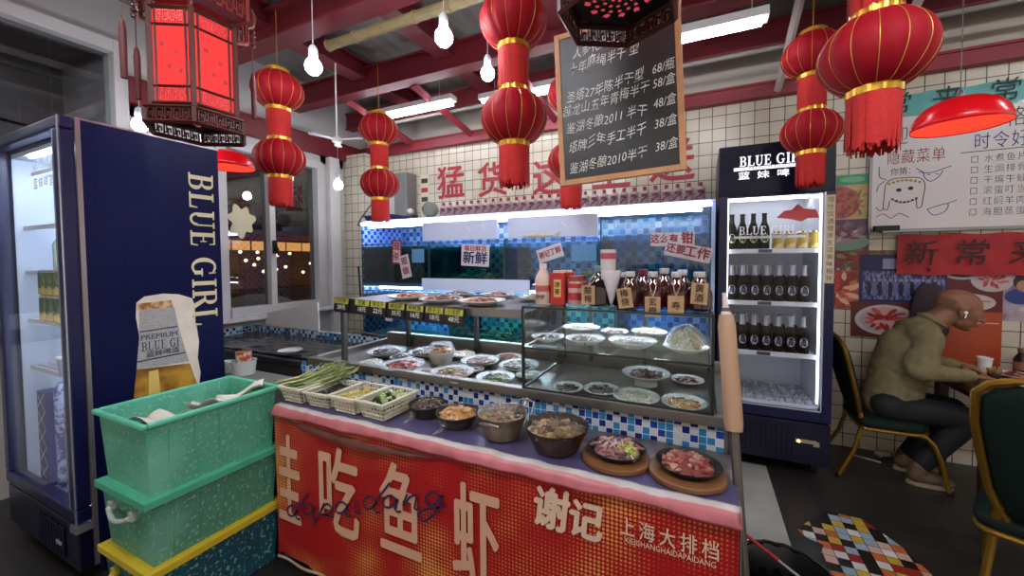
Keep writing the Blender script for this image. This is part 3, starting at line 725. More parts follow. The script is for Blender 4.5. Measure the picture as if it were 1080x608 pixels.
for k, (x, y, a, s) in enumerate(((.10, .15, .2, 'torn white paper lying at the near end inside the open green box'), (.2, .26, -.6, 'white paper tilted against the wall inside the open green box'), (.22, .38, .9, 'small white paper at the far end inside the open green box'))):
    t = thing('paper_scrap', s, 'paper', (BX+x, BY+y, .715+.01*k), a)
    M = MB(); vs = []; nn = 6
    for i in range(nn):
        for j in range(nn): vs.append(((i-2.5)*.035, (j-2.5)*.022, .015*math.sin(i*1.3+k)+.012*math.cos(j*1.7)+(.01*i if k else 0)))
    M.add(vs, [(i*nn+j, (i+1)*nn+j, (i+1)*nn+j+1, i*nn+j+1) for i in range(nn-1) for j in range(nn-1)]); M.build('sheet', mat('#d0cabb', .8), t, solid=.001)
t = thing('packed_bundle', 'pale bundles filling the inside of the open green box', 'bundle', (BX+.02, BY+.03, .53))
M = MB(); M.bx(.01, .30, .01, .39, 0, .17); M.build('cloth', mat('#7d9a88', .8, 0, .4, 12), t, smooth=0, bevel=.01)
# ================================================================ COUNTER
def cloth_mat():
    m = bpy.data.materials.new('striped_cloth'); m.use_nodes = True; nt = m.node_tree; b = nt.nodes['Principled BSDF']
    N = nt.nodes.new; L = nt.links.new
    tc = N('ShaderNodeTexCoord'); sp = N('ShaderNodeSeparateXYZ'); L(tc.outputs['Object'], sp.inputs[0])
    n = N('ShaderNodeTexNoise'); n.inputs['Scale'].default_value = 9; n.inputs['Detail'].default_value = 5; L(tc.outputs['Object'], n.inputs[0])
    a = N('ShaderNodeMath'); a.operation = 'ADD'; L(sp.outputs[1], a.inputs[0]); L(sp.outputs[2], a.inputs[1])
    c = N('ShaderNodeMath'); c.operation = 'MULTIPLY_ADD'; L(n.outputs['Fac'], c.inputs[0]); c.inputs[1].default_value = .035; L(a.outputs[0], c.inputs[2])
    mr = N('ShaderNodeMapRange'); L(c.outputs[0], mr.inputs[0]); mr.inputs[1].default_value = 1.69; mr.inputs[2].default_value = 2.15
    cr = N('ShaderNodeValToRGB'); e = cr.color_ramp.elements
    e[0].position = 0; e[0].color = lin('#c07074')
    stops = [(.10, '#b8606a'), (.26, '#b8686c'), (.275, '#c4bcb4'), (.325, '#c0b8b4'), (.34, '#4a4366'), (.55, '#4f486c'), (.60, '#7a6d74'), (.68, '#857a78'), (.76, '#5a4f62'), (.86, '#6c625f')]
    e[1].position = 1; e[1].color = lin('#7a716a')
    for p, h in stops: x = e.new(p); x.color = lin(h)
    L(mr.outputs[0], cr.inputs[0])
    mx = N('ShaderNodeMix'); mx.data_type = 'RGBA'; mx.blend_type = 'MULTIPLY'; mx.inputs[0].default_value = .45
    c2 = N('ShaderNodeValToRGB'); c2.color_ramp.elements[0].position = .3; c2.color_ramp.elements[0].color = (.45,.42,.4,1); c2.color_ramp.elements[1].position = .62
    n2 = N('ShaderNodeTexNoise'); n2.inputs['Scale'].default_value = 14; n2.inputs['Detail'].default_value = 7; L(tc.outputs['Object'], n2.inputs[0]); L(n2.outputs['Fac'], c2.inputs[0])
    L(cr.outputs[0], mx.inputs[6]); L(c2.outputs[0], mx.inputs[7]); L(mx.outputs[2], b.inputs['Base Color']); b.inputs['Roughness'].default_value = .4
    return m
def banner_mat():
    m = bpy.data.materials.new('halftone'); m.use_nodes = True; nt = m.node_tree; b = nt.nodes['Principled BSDF']
    N = nt.nodes.new; L = nt.links.new
    tc = N('ShaderNodeTexCoord'); sp = N('ShaderNodeSeparateXYZ'); L(tc.outputs['Object'], sp.inputs[0])
    def mt(op, a, c=None):
        n = N('ShaderNodeMath'); n.operation = op
        for i, v in enumerate((a, c)):
            if v is None: continue
            if isinstance(v, (int, float)): n.inputs[i].default_value = v
            else: L(v, n.inputs[i])
        return n.outputs[0]
    sz = .0125; fs = []
    for ax in 'XZ':
        f = mt('FRACT', mt('DIVIDE', mt('ADD', sp.outputs['XYZ'.index(ax)], 10.0), sz)); fs.append(mt('POWER', mt('SUBTRACT', f, .5), 2.0))
    r = mt('SQRT', mt('ADD', fs[0], fs[1]))
    n = N('ShaderNodeTexNoise'); n.inputs['Scale'].default_value = 3.2; n.inputs['Detail'].default_value = 2; L(tc.outputs['Object'], n.inputs[0])
    rad = N('ShaderNodeMapRange'); L(n.outputs['Fac'], rad.inputs[0]); rad.inputs[1].default_value = .45; rad.inputs[2].default_value = .72; rad.inputs[3].default_value = .2; rad.inputs[4].default_value = .46
    dot = mt('LESS_THAN', r, rad.outputs[0])
    mx = N('ShaderNodeMix'); mx.data_type = 'RGBA'; L(dot, mx.inputs[0]); mx.inputs[6].default_value = lin('#a01018')
    mc = N('ShaderNodeMix'); mc.data_type = 'RGBA'; L(mt('MULTIPLY', mt('SUBTRACT', n.outputs['Fac'], .42), 4.0), mc.inputs[0]); mc.inputs[6].default_value = lin('#b03020'); mc.inputs[7].default_value = lin('#d8a050')
    L(mc.outputs[2], mx.inputs[7]); L(mx.outputs[2], b.inputs['Base Color']); b.inputs['Roughness'].default_value = .38
    return m
MOSAIC = tiles('XZ', .0255, .0022, '#c9cdd0', [(0, '#14246c'), (.18, '#1b3a86'), (.30, '#2a76a8'), (.56, '#b8bcbc')], .15, checker=.4, name='mosaic')
MOSAIC_Y = tiles('YZ', .0255, .0022, '#c9cdd0', [(0, '#15294f'), (.25, '#2a6f9a'), (.48, '#b4bcc0')], .15, checker=.25, name='mosaic_side')
ct = thing('serving_counter', 'long display counter with red banner front, mosaic splash and steel food tray', 'counter', (0, 0, 0))
M = MB(); M.bx(-1.69, .09, 1.10, 1.40, .03, .712).bx(-2.56, -1.69, 1.24, 1.40, .03, .712).bx(-1.86, .09, 1.40, 1.96, .03, .80); M.build('carcass', mat('#6b6560', .6, 0, .3, 4), ct, smooth=0)
M = MB(); M.bx(-1.95, .075, 1.39, 1.4005, .712, .812); M.build('mosaic_splash', MOSAIC, ct, smooth=0)
# steel tray rim around the open display
M = MB(); M.bx(-1.88, .085, 1.375, 1.41, .806, .842).bx(-1.88, -1.85, 1.41, 1.96, .806, .842).bx(-1.85, .085, 1.92, 1.96, .81, .885).bx(.055, .085, 1.41, 1.92, .806, .842).bx(-1.85, .055, 1.41, 1.92, .80, .812)
M.build('steel_tray', STEEL, ct, smooth=0, bevel=.003)
# shelf above the tray with posts
M = MB(); M.bx(-1.68, -.64, 1.39, 1.93, 1.135, 1.152); M.bx(-1.68, -.64, 1.385, 1.40, 1.115, 1.152); M.build('upper_shelf', STEEL, ct, smooth=0, bevel=.002)
for x, y in ((-1.655, 1.42), (-1.655, 1.90), (-1.16, 1.90), (-.66, 1.90)):
    M = MB(); M.bx(x-.011, x+.011, y-.011, y+.011, .812, 1.135); M.build('post', STEEL_D, ct, smooth=0)
# cloth with hanging wavy edge
M = MB(); nx = 90; prof = [(1.39, .722), (1.30, .7215), (1.20, .722), (1.10, .7215), (1.078, .720), (1.066, .708), (1.063, .700), (1.061, .694), (1.060, .688)]
for i in range(nx+1):
    x = -1.695+(.10+1.695)*i/nx
    w = .5+.5*math.sin(i*.21+1)*math.cos(i*.083)
    for j, (y, z) in enumerate(prof):
        dy = 0; dz = .0012*math.sin(i*.9+j)
        if j >= 5:
            q = (j-4)/4; dy = -.003*math.sin(i*.38)*q-.002*math.sin(i*.9+1)*q; dz = -(prof[4][1]-z)*(.3*w-.12)
        M.v.append((x, y+dy, z+dz))
np_ = len(prof)
M.f = [(i*np_+j, i*np_+j+1, (i+1)*np_+j+1, (i+1)*np_+j) for i in range(nx) for j in range(np_-1)]; M.mi = [0]*len(M.f)
for i in range(5):  # right-hand drop
    pass
cl = tag(M.build('counter_cloth', cloth_mat(), smooth=60, solid=.0015), 'stained purple, white and red striped cloth covering the counter ledge', 'cloth')
M = MB(); ny = 14
for j in range(ny+1):
    y = 1.062+(1.39-1.062)*j/ny
    for k in range(6): M.v.append((.098+.006*math.sin(j*.9)*k/5, y, .7225-.055*k-(.02*math.sin(j*.7) if k == 5 else 0)))
M.f = [(j*6+k, j*6+k+1, (j+1)*6+k+1, (j+1)*6+k) for j in range(ny) for k in range(5)]; M.mi = [0]*len(M.f)
tag(M.build('cloth_side_drop', mat('#9a7f86', .6, 0, .35, 14), smooth=60, solid=.0015), 'pinkish end of the counter cloth hanging over the right side', 'cloth')
# crumpled clear sheet edge under the cloth, left
M = MB()
for i in range(41):
    x = -1.69+.95*i/40; s_ = math.sin(PI*i/40)
    for k in range(3): M.v.append((x, 1.092-.008*k-.01*s_*k, .680-.022*k*s_+.003*math.sin(i*1.7+k)))
M.f = [(i*3+k, i*3+k+1, (i+1)*3+k+1, (i+1)*3+k) for i in range(40) for k in range(2)]; M.mi = [0]*len(M.f)
tag(M.build('plastic_sheet', mat('#6e3f36', .35, 0, .3, 12), smooth=60, solid=.001), 'brownish plastic sheet sagging under the cloth edge at the left', 'plastic sheet')
# banner
bn = thing('shop_banner', 'red halftone banner with cream characters stretched over the counter front', 'banner', (0, 1.075, 0))
M = MB(); nx = 60; nz_ = 10
for i in range(nx+1):
    for k in range(nz_+1):
        x = -1.69+1.785*i/nx; z = .055+.63*k/nz_
        if k == 0: z += .012*math.sin(i*.5)+.008*math.sin(i*1.3)
        M.v.append((x, .0015*math.sin(i*.33+k*.5), z))
M.f = [(i*(nz_+1)+k, (i+1)*(nz_+1)+k, (i+1)*(nz_+1)+k+1, i*(nz_+1)+k+1) for i in range(nx) for k in range(nz_)]; M.mi = [0]*len(M.f)
M.build('sheet', banner_mat(), bn, smooth=60)
BC = mat('#d0a084', .55); BC2 = mat('#d8b8a0', .55)
txt('圭', .42, BC, bn, (-1.598, -.0045, .375), xs=.36, bold=.012)
txt('吃', .385, BC, bn, (-1.305, -.0045, .40), xs=.62, bold=.012)
txt('鱼', .375, BC, bn, (-.985, -.0045, .405), xs=.56, bold=.012)
txt('虾', .36, BC, bn, (-.665, -.0045, .415), xs=.52, bold=.012)
txt('谢', .135, BC2, bn, (-.405, -.0045, .592), xs=.86, bold=.03, shear=.12)
txt('记', .12, BC2, bn, (-.298, -.0045, .588), xs=.86, bold=.03, shear=.12)
txt('上海大排档', .055, BC2, bn, (-.072, -.0045, .607), xs=.78, bold=.008, spacing=1.42)
txt('XIEJISHANGHAIDAPAIDANG', .023, BC2, bn, (-.07, -.0045, .573), xs=.78, bold=.004)
# dark blue cursive "dapaidang"
M = MB(); INK = mat('#2a2448', .5)
def cur(ch, x):
    g = {'d': [[(.42,.42),(.22,.5),(.05,.3),(.1,.04),(.3,.05),(.45,.35)], [(.75,1.25),(.5,.6),(.4,.15),(.5,0),(.62,.06)]],
         'a': [[(.42,.42),(.22,.5),(.04,.28),(.1,.03),(.3,.1),(.46,.45),(.42,.1),(.52,0),(.62,.06)]],
         'p': [[(.2,.5),(.1,0),(-.1,-.6)], [(.12,.2),(.3,.5),(.48,.4),(.4,.08),(.18,.02),(.5,.05),(.62,.08)]],
         'i': [[(.14,.48),(.08,.1),(.18,0),(.34,.08)], [(.24,.72),(.28,.76)]],
         'n': [[(.1,.46),(.05,0),(.2,.38),(.36,.48),(.38,.2),(.4,.02),(.55,.08)]],
         'g': [[(.42,.42),(.22,.5),(.04,.28),(.12,.04),(.3,.1),(.48,.48),(.36,-.2),(.1,-.6),(-.08,-.4),(.2,-.1),(.62,.14)]],
         'o': [[(.3,.48),(.06,.3),(.1,.03),(.3,.02),(.4,.28),(.3,.46),(.5,.4)]]}[ch]
    adv = {'i': .34, 'd': .64}.get(ch, .62)
    return g, adv
x = -1.62; z = .255; hs = .105
for ch in 'dapaidang':
    g, adv = cur(ch, x)
    for s_ in g: stroke(M, [(x+px*hs*1.45+.25*py*hs, z+py*hs) for px, py in s_], (0, -.009, 0), (1,0,0), (0,0,1), .008, n=5)
    x += adv*hs*1.5; z += .030
M.build('cursive_lettering', INK, bn, smooth=0)
M = MB()
for i in range(50):
    x0 = -1.69+1.78*i/50; M.add([(x0, -.003, .052+.006*math.sin(i)), (x0+.036, -.003, .052+.006*math.sin(i+1)), (x0+.036, -.0045, .040+.006*math.sin(i+1)), (x0, -.0045, .040+.006*math.sin(i))], [(0,1,2,3)])
M.build('torn_edge', mat('#b8a08c', .7), bn, smooth=0)
# ---- glass display case
gc_ = thing('display_case', 'two-level glass food case with black edges at the right end of the counter', 'display case', (-.632, 1.386, .842))
w, d, h = .672, .53, .322; e = .005
M = MB()
for x in (0, w):
    for y in (0, d): M.bx(x-e, x+e, y-e, y+e, 0, h)
for z in (.002, .162, h):
    M.bx(0, w, -e, e, z-.004, z+.004).bx(-e, e, 0, d, z-.004, z+.004).bx(w-e, w+e, 0, d, z-.004, z+.004)
M.bx(0, w, d-e, d+e, h-.004, h+.004)
M.build('edge_trim', mat('#11201e', .3), gc_, smooth=0)
M = MB(); M.bx(e, w-e, -.002, .002, .006, h-.004); M.build('front_glass', GLASSG, gc_, smooth=0)
M = MB(); M.bx(-.002, .002, e, d-e, .006, h-.004); M.build('side_glass', GLASSG, gc_, smooth=0)
M = MB(); M.bx(w-.002, w+.002, e, d-e, .006, h-.004); M.build('side_glass', GLASSG, gc_, smooth=0)
M = MB(); M.bx(e, w-e, e, d-e, .160, .166); M.build('glass_shelf', film('#f6fbfa', gloss=.1, rough=.04), gc_, smooth=0)
M = MB(); M.bx(e, w-e, e, d-e, h-.001, h+.004); M.build('top_glass', film('#f8fcfb', gloss=.06, rough=.04), gc_, smooth=0)
M = MB(); M.bx(.004, w-.004, d-.012, d-.0045, .04, .15); M.build('back_panel', STEEL, gc_, smooth=0)
for x in (.14, .40):
    M = MB(); M.bx(x-.009, x+.009, d-.03, d-.012, 0, h-.004); M.build('rear_post', STEEL_D, gc_, smooth=0)
M = MB(); M.bx(.02, w-.02, d-.04, d-.028, h-.014, h-.006); M.build('light_strip', emi('#eef4ff', 24), gc_, smooth=0)  # added strip that brightens the plates inside the case
M = MB(); M.bx(-1.62, -.68, 1.86, 1.875, 1.124, 1.134); M.build('light_strip', emi('#eef4ff', 16), ct, smooth=0)  # strip added under the shelf to light the tray
# ---- price tags on a dark rail in front of the upper shelf
rail = thing('price_rail', 'slanted black rail of yellow and black price tags on the upper shelf edge', 'price rail', (-1.64, 1.352, 1.105))
M = MB(); M.bx(0, .755, .0, .006, -.005, .066); M.build('rail', BLACK, rail, smooth=0)
names = ['白灼虾 28元', '花蛤 18元', '海瓜子 22元', '椒盐虾 35元', '鲜鱿鱼 16元', '蛏子王 18元', '小龙虾 48元']
xs_ = [.0, .135, .235, .345, .45, .555, .655]
for k, nm in enumerate(names):
    M = MB(); M.bx(xs_[k], xs_[k]+.098, -.006, 0, .003, .066, 0).bx(xs_[k]+.004, xs_[k]+.094, -.0065, -.0045, .038, .064, 1)
    c = M.build('price_tag', [mat('#0c0c0c', .3), mat('#a9a33c', .5)], rail, smooth=0)
    a, b_ = nm.split(' ')
    txt(a, .024, mat('#1a1a10'), c, (xs_[k]+.049, -.0068, .051), bold=.01)
    txt(b_, .028, mat('#c8c8c0'), c, (xs_[k]+.052, -.0066, .020), bold=.01)
rail.rotation_euler = (-.12, .035, 0)
# ---- pole with padded sleeve at the right end
pl = thing('sleeved_pole', 'leaning grey pole with a peach sleeve at the right end of the counter', 'pole', (.146, 1.03, 0))
M = MB(); M.tube([(0,0,0),(-.075,.29,1.2)], .013, 10); M.build('pole', mat('#5c554f', .4, .5), pl)
M = MB(); M.tube([(-.0538,.208,.86),(-.055,.2127,.88),(-.072,.278,1.15),(-.0738,.2852,1.18)], [.022,.025,.024,.019], 16); M.build('sleeve', mat('#a88468', .7), pl)
M = MB(); M.tube([(-.0738,.2852,1.178),(-.0755,.292,1.21),(-.078,.299,1.245)], [.016,.008,.007], 10); M.build('tip', mat('#c8b8b8', .5), pl)
M = MB(); M.bx(.088, .105, 1.395, 1.43, .02, 1.17); tag(M.build('corner_post', STEEL_D, smooth=0, bevel=.002), 'slim steel post beside the right end of the display case', 'post')

# ================================================================ COOKTOP ON THE LEFT
ck = thing('cooktop', 'dark steel cooking bench wrapped in film under the window', 'cooktop', (-3.58, 1.58, 0))
M = MB(); M.bx(0, 1.68, 0, .52, .05, .70); M.build('cabinet', STEEL_D, ck, smooth=0)
M = MB(); M.bx(0, 1.68, -.01, .52, .70, .735); M.build('top', mat('#3a3a3a', .3, .6, .3, 5), ck, smooth=0, bevel=.004)
M = MB(); nx = 40; ny = 20
for i in range(nx+1):
    for j in range(ny+1):
        x = .08+1.52*i/nx; y = .03+.47*j/ny; M.v.append((x, y, .742+.012*abs(noise.noise(Vector((x*5, y*9, 1))))+.006*noise.noise(Vector((x*14, y*20, 4)))))
M.f = [(i*(ny+1)+j, (i+1)*(ny+1)+j, (i+1)*(ny+1)+j+1, i*(ny+1)+j+1) for i in range(nx) for j in range(ny)]; M.mi = [0]*len(M.f)
M.build('film_cover', mat('#24272a', .18, .3), ck, smooth=60)
M = MB(); M.bx(.0, 1.68, .52, .54, .05, .795); M.build('mosaic_splash', tiles('XZ', .0255, .0022, '#8a9094', [(0, '#15294f'), (.25, '#2a6f9a'), (.5, '#b4bcc0')], .15, checker=.25, name='mosaic_c'), ck, smooth=0)
M = MB(); M.bx(0, .015, 0, .52, .735, .795); M.build('mosaic_side', MOSAIC_Y, ck, smooth=0)
M = MB(); M.bx(1.62, 1.66, .48, .54, .735, .80).tube([(1.3,.55,.80),(1.5,.54,.79),(1.64,.53,.81)], .02, 8); M.build('black_hose', BLACK, ck)
wp = tag(MB().poly([(0,0),(.68,-.01),(.64,.215),(.02,.10)], (-3.45, 2.135, .80), (1,0,0), (0,.12,1), .012).build('splash_board', mat('#c4beb8', .5), smooth=0), 'white slanted board standing behind the cooktop below the window', 'board')
tb = thing('utensil_tub', 'white plastic tub holding a cup of skewers beside the near fridge', 'tub', (-2.34, 1.325, .713))
M = MB(); M.lathe([(0,0),(.052,0),(.060,.075),(.063,.078),(.056,.078),(.048,.01),(0,.01)], 20, cap=False); M.build('tub', mat('#b8bcb8', .4), tb)
cu_ = MB().lathe([(.032,.03),(.04,.125),(.041,.128),(.037,.128),(.03,.035)], 18, cap=False).build('cup', stain('#c8c0b4', '#b04a28', 26, .5, .55, .4), tb)
M = MB()
for k in range(26):
    a = k*2.4; r = .03*math.sqrt(k/26); M.tube([(r*math.cos(a), r*math.sin(a), .035), (r*1.1*math.cos(a), r*1.1*math.sin(a), .125+.006*random.random())], .0022, 5)
M.build('skewers', mat('#b08a4c', .6), tb)
t = thing('white_mug', 'small white mug tucked between the utensil tub and the near fridge', 'mug', (-2.47, 1.31, .713))
M = MB(); M.lathe([(0,0),(.03,0),(.032,.065),(.029,.065),(.027,.006),(0,.006)], 18, cap=False); M.build('cup', WHITE, t)
M = MB(); M.tube([(.03,0,.015),(.05,0,.02),(.052,0,.045),(.03,0,.052)], .004, 6); M.build('handle', WHITE, t)
t = thing('steel_ladle_pan', 'thin white tray edge lying beside the utensil tub', 'tray', (-2.43, 1.66, .757))
M = MB(); M.lathe([(0,0),(.06,0),(.072,.012),(.070,.015),(.058,.004),(0,.004)], 22, cap=False); M.build('tray', mat('#a8a8a4', .35), t)
# ================================================================ FISH TANKS AGAINST THE BACK WALL
TX0, TX1, TY = -2.735, .058, 2.55
BLUE_T = tiles('XZ', .044, .002, '#9fb8e0', [(0, '#234a84'), (.25, '#3a6eb0'), (.5, '#8cacd0'), (.78, '#4a84b8')], .2, checker=.55, name='blue_mosaic')
BLUE_TY = tiles('YZ', .036, .002, '#9fb8e0', [(0, '#1a3f9c'), (.25, '#2f62c4'), (.5, '#7fa4e0')], .2, checker=.5, name='blue_mosaic_side')
tr = thing('tank_rack', 'wide blue-tiled rack along the back wall that holds two tiers of fish tanks', 'rack', (0, TY, 0))
M = MB(); M.bx(TX0, TX1, .52, .56, .1, 1.66); M.build('tiled_back', BLUE_T, tr, smooth=0)
M = MB(); M.bx(TX0-.02, TX0, .02, .56, .7, 1.66); M.build('tiled_side', BLUE_TY, tr, smooth=0)
M = MB(); M.bx(TX1, TX1+.02, .0, .56, .1, 1.69); M.build('tiled_side', BLUE_TY, tr, smooth=0)
M = MB(); M.bx(TX0-.03, TX1+.02, .02, .80, 1.66, 1.70); M.bx(TX0-.03, TX1+.02, .62, .80, 1.70, 1.775); M.build('top_slab', mat('#b8c4dc', .4), tr, smooth=0)
M = MB(); M.bx(TX0, TX1, .0, .56, 1.128, 1.152); M.build('middle_slab', mat('#2c4fa0', .4), tr, smooth=0)
M = MB(); M.bx(TX0-.3, TX1, -.01, .56, .60, .655); M.bx(TX0-.3, TX1, .04, .52, .02, .6); M.build('base', mat('#3a4a54', .5), tr, smooth=0)
M = MB(); M.bx(TX0, -.615, .0, .02, 1.662, 1.680).bx(-.60, TX1, -.004, .02, 1.662, 1.684); M.build('top_light', emi('#dfe8ff', STRIP_E*.6), tr, smooth=0)
M = MB(); M.tube([(TX0+.15, .06, 1.118), (-.65, .06, 1.118)], .012, 8); M.build('middle_light', emi('#dfe8ff', STRIP_E), tr)
M = MB(); M.tube([(TX0+.05, .05, 1.648), (TX1-.05, .05, 1.648)], .010, 8); M.build('inner_fill', emi('#cfe0ff', STRIP_E*2), tr)  # second tube, added behind the front strip to brighten the upper tanks
xs_ = [TX0, -2.0, -1.31, -.61]
FOAM = mat('#c4cce4', .6)
for (a, b, z0, z1, l, yy) in ((-2.05, -1.36, 1.505, 1.652, 'white foam board in the upper rack opening, the left one of two', -.012), (-1.28, -.615, 1.505, 1.655, 'white foam board in the upper rack opening, beside the tall tank', -.012)):
    t = thing('foam_board', l, 'board', (a, TY+yy, z0), 0)
    M = MB(); M.bx(0, b-a, 0, .012, 0, z1-z0); M.build('board', FOAM, t, smooth=0, bevel=.002)
    M = MB(); stroke(M, [(.42,.10),(.45,.07)], (0,-.0006,0), (1,0,0), (0,0,1), .008); stroke(M, [(.56,.11),(.58,.075)], (0,-.0006,0), (1,0,0), (0,0,1), .008); M.build('tape_mark', WHITE, t, smooth=0)
tag(MB().bx(-2.05, -1.10, TY-.03, TY-.018, 1.112, 1.205).build('foam_board', FOAM, smooth=0, bevel=.002), 'long white foam board leaning behind the plates on the upper shelf', 'board')
# water seen through glass: tinted clear body
def tank(x0, x1, z0, z1, wz, label, grp, tint='#7fc4bc', d=.5, weeds=0, pale=.0, y=TY):
    t = thing('fish_tank', label, 'fish tank', (x0+.004, y+.004, z0), 0, grp)
    w = x1-x0-.008; h = z1-z0; e = .004
    M = MB(); M.bx(0, w, 0, .005, 0, h).bx(0, .005, .005, d, 0, h).bx(w-.005, w, .005, d, 0, h); M.build('glass', film('#f4fbf8', gloss=.03, rough=.02), t, smooth=0)
    M = MB()
    for x in (0, w):
        for yy in (0,): M.bx(x-e, x+e, yy-e, yy+e, 0, h)
    M.bx(0, w, -e, e, -.0, .008).bx(0, w, -e, e, h-.006, h); M.build('seam', mat('#1c3a3a', .4), t, smooth=0)
    M = MB(); M.bx(.008, w-.008, .010, d-.008, .006, wz-z0); M.build('water', film('#ffffff', gloss=.02, rough=.1, tint_through=tint), t, smooth=0)
    if weeds:
        M = MB(); rnd = random.Random(weeds)
        for k in range(60):
            x = rnd.uniform(.03, w-.03); yy = rnd.uniform(.2, d-.05); hh = rnd.uniform(.04, .16)
            M.ball((x, yy, .02+hh*rnd.random()*.5), rnd.uniform(.012, .03), k % 2, (1.3, 1, .8), .5, k)
        M.build('catch', [mat('#1e3a2c', .5), mat('#2c5a44', .5)], t)
    return t
tank(xs_[0], xs_[1], 1.152, 1.492, 1.47, 'leftmost upper fish tank, with two red and white paper cards', 'upper fish tanks', '#9cc0b0')
tank(xs_[1], xs_[2], 1.152, 1.492, 1.45, 'upper fish tank with the white fresh-seafood card', 'upper fish tanks', '#98ccbc', weeds=3)
tank(xs_[2], xs_[3], 1.152, 1.492, 1.47, 'upper fish tank behind the drink jars, left of the tall tank', 'upper fish tanks', '#b0dce4')
tank(-.602, TX1-.002, 1.152, 1.655, 1.50, 'tall fish tank at the right end with the slogan cards', 'upper fish tanks', '#b4d4dc', weeds=5)
tank(-2.735, -1.80, .656, 1.09, 1.06, 'lower left tank with bright blue tiles behind the empty tray', 'lower fish tanks', '#d4f2f2')
tank(-1.80, -1.16, .656, 1.09, 1.06, 'lower tank with dark green catch below the plates shelf', 'lower fish tanks', '#c4ecdc', weeds=7)
tank(-1.16, -.50, .656, 1.09, 1.06, 'lower tank just left of the glass display case', 'lower fish tanks', '#c8f0e0', weeds=9)
tank(-.50, TX1-.002, .656, 1.09, 1.06, 'lower tank seen through the glass display case', 'lower fish tanks', '#d4ecf2', weeds=11)
# tube added inside the rack to brighten the lower tanks
M = MB(); M.tube([(TX0+.1, .3, 1.115), (TX1-.1, .3, 1.115)], .010, 8); M.build('lower_fill', emi('#cfe8ff', STRIP_E*4), tr)
# fish lying in the upper row
t = thing('fish', 'pale fish lying above the water behind the second foam board edge', 'fish', (-1.02, TY-.04, 1.497), 0.1)
M = MB(); M.lathe([(0,-.13),(.012,-.11),(.022,-.05),(.024,.0),(.018,.06),(.006,.11),(.0,.115)], 12, sx=1, sy=.6); 
for i, v in enumerate(M.v): M.v[i] = (v[2], v[1], v[0]*.9+.022)
M.build('body', mat('#c8c4b4', .3, 0, .2, 30), t)
M = MB(); M.poly([(0,0),(.05,.03),(.04,0),(.05,-.02)], (.105, 0, .02), (1,0,0), (0,0,1), .002); M.build('tail', mat('#b0ac9c', .4), t)
# ---- paper cards hung on the tanks
PAPER = mat('#cfc4c8', .7); CR = mat('#8e1c2a', .6); CB = mat('#1c2250', .6)
def card(loc, w, h, rot, label, lines, frame=None):
    t = thing('paper_card', label, 'card', loc, 0); t.rotation_euler = (0, rot, 0)
    M = MB(); M.bx(-w/2, w/2, 0, .002, -h/2, h/2); M.build('paper', PAPER if not frame else frame, t, smooth=0)
    if frame: MB().bx(-w/2+.012, w/2-.012, -.0006, 0, -h/2+.012, h/2-.012).build('inner_paper', PAPER, t, smooth=0)
    for s_, hh, x, z, m, xs in lines: txt(s_, hh, m, t, (x, -.0012, z), bold=.025, xs=xs)
cy = TY-.012
card((-2.322, cy, 1.421), .10, .20, .03, 'red-bordered upright card on the leftmost upper tank', [('现', .075, 0, .042, CR, 1), ('杀', .075, 0, -.042, CR, 1)], mat('#8e1c2a', .6))
card((-2.23, cy-.004, 1.30), .10, .19, -.22, 'tilted white card with red writing below the red-bordered one', [('现', .07, 0, .04, CR, 1), ('做', .07, 0, -.04, CR, 1)])
card((-1.555, cy, 1.385), .245, .165, .05, 'white card with red and dark blue writing on the second upper tank', [('每日鲜活', .045, 0, .05, CR, 1.1), ('新鲜', .10, 0, -.025, CB, 1.1)])
card((-.95, cy, 1.395), .19, .095, -.30, 'small white card with red writing above the milk-coloured bottle', [('谢记丁鲜', .05, 0, 0, CR, .85)])
card((-.157, cy, 1.468), .25, .085, .03, 'upper slogan card on the tall tank', [('这么有', .06, -.045, 0, CR, .9), ('钳', .075, .085, .004, CR, .95)])
card((-.068, cy-.005, 1.392), .26, .09, .22, 'lower, tilted slogan card on the tall tank', [('还要', .06, -.07, 0, CR, .95), ('工作', .075, .05, 0, CR, .95)])
for loc, l in (((-2.10, cy, 1.387), 'blank light blue square card on the leftmost upper tank'), ((-.71, cy, 1.393), 'blank blue card on the tank behind the jars')):
    t = thing('blue_card', l, 'card', loc); w_ = .062 if loc[0] < -1 else .085
    M = MB(); M.bx(-w_, w_, 0, .003, -.055, .055); M.build('card', mat('#5a8fb8', .5), t, smooth=0)
card((-2.42, TY-.012, .90), .075, .14, .05, 'small white card with red mark hanging on the lower left tank', [('虾', .05, 0, .03, CR, 1), ('美', .05, 0, -.03, CR, 1)])
t = thing('bubble_hoses', 'thin dark air hose curling down beside the left end of the tank rack', 'hose', (-2.80, 2.60, 1.2))
M = MB(); M.tube([(.05,.3,.75),(-.05,.2,.7),(-.09,.1,.55),(-.03,.0,.47),(.05,0,.46)], .006, 6); M.build('hose', BLACK, t)
M = MB(); M.tube([(.03,-.03,-.30),(0,-.03,.10)], .008, 6); M.build('rod', BLACK, t)
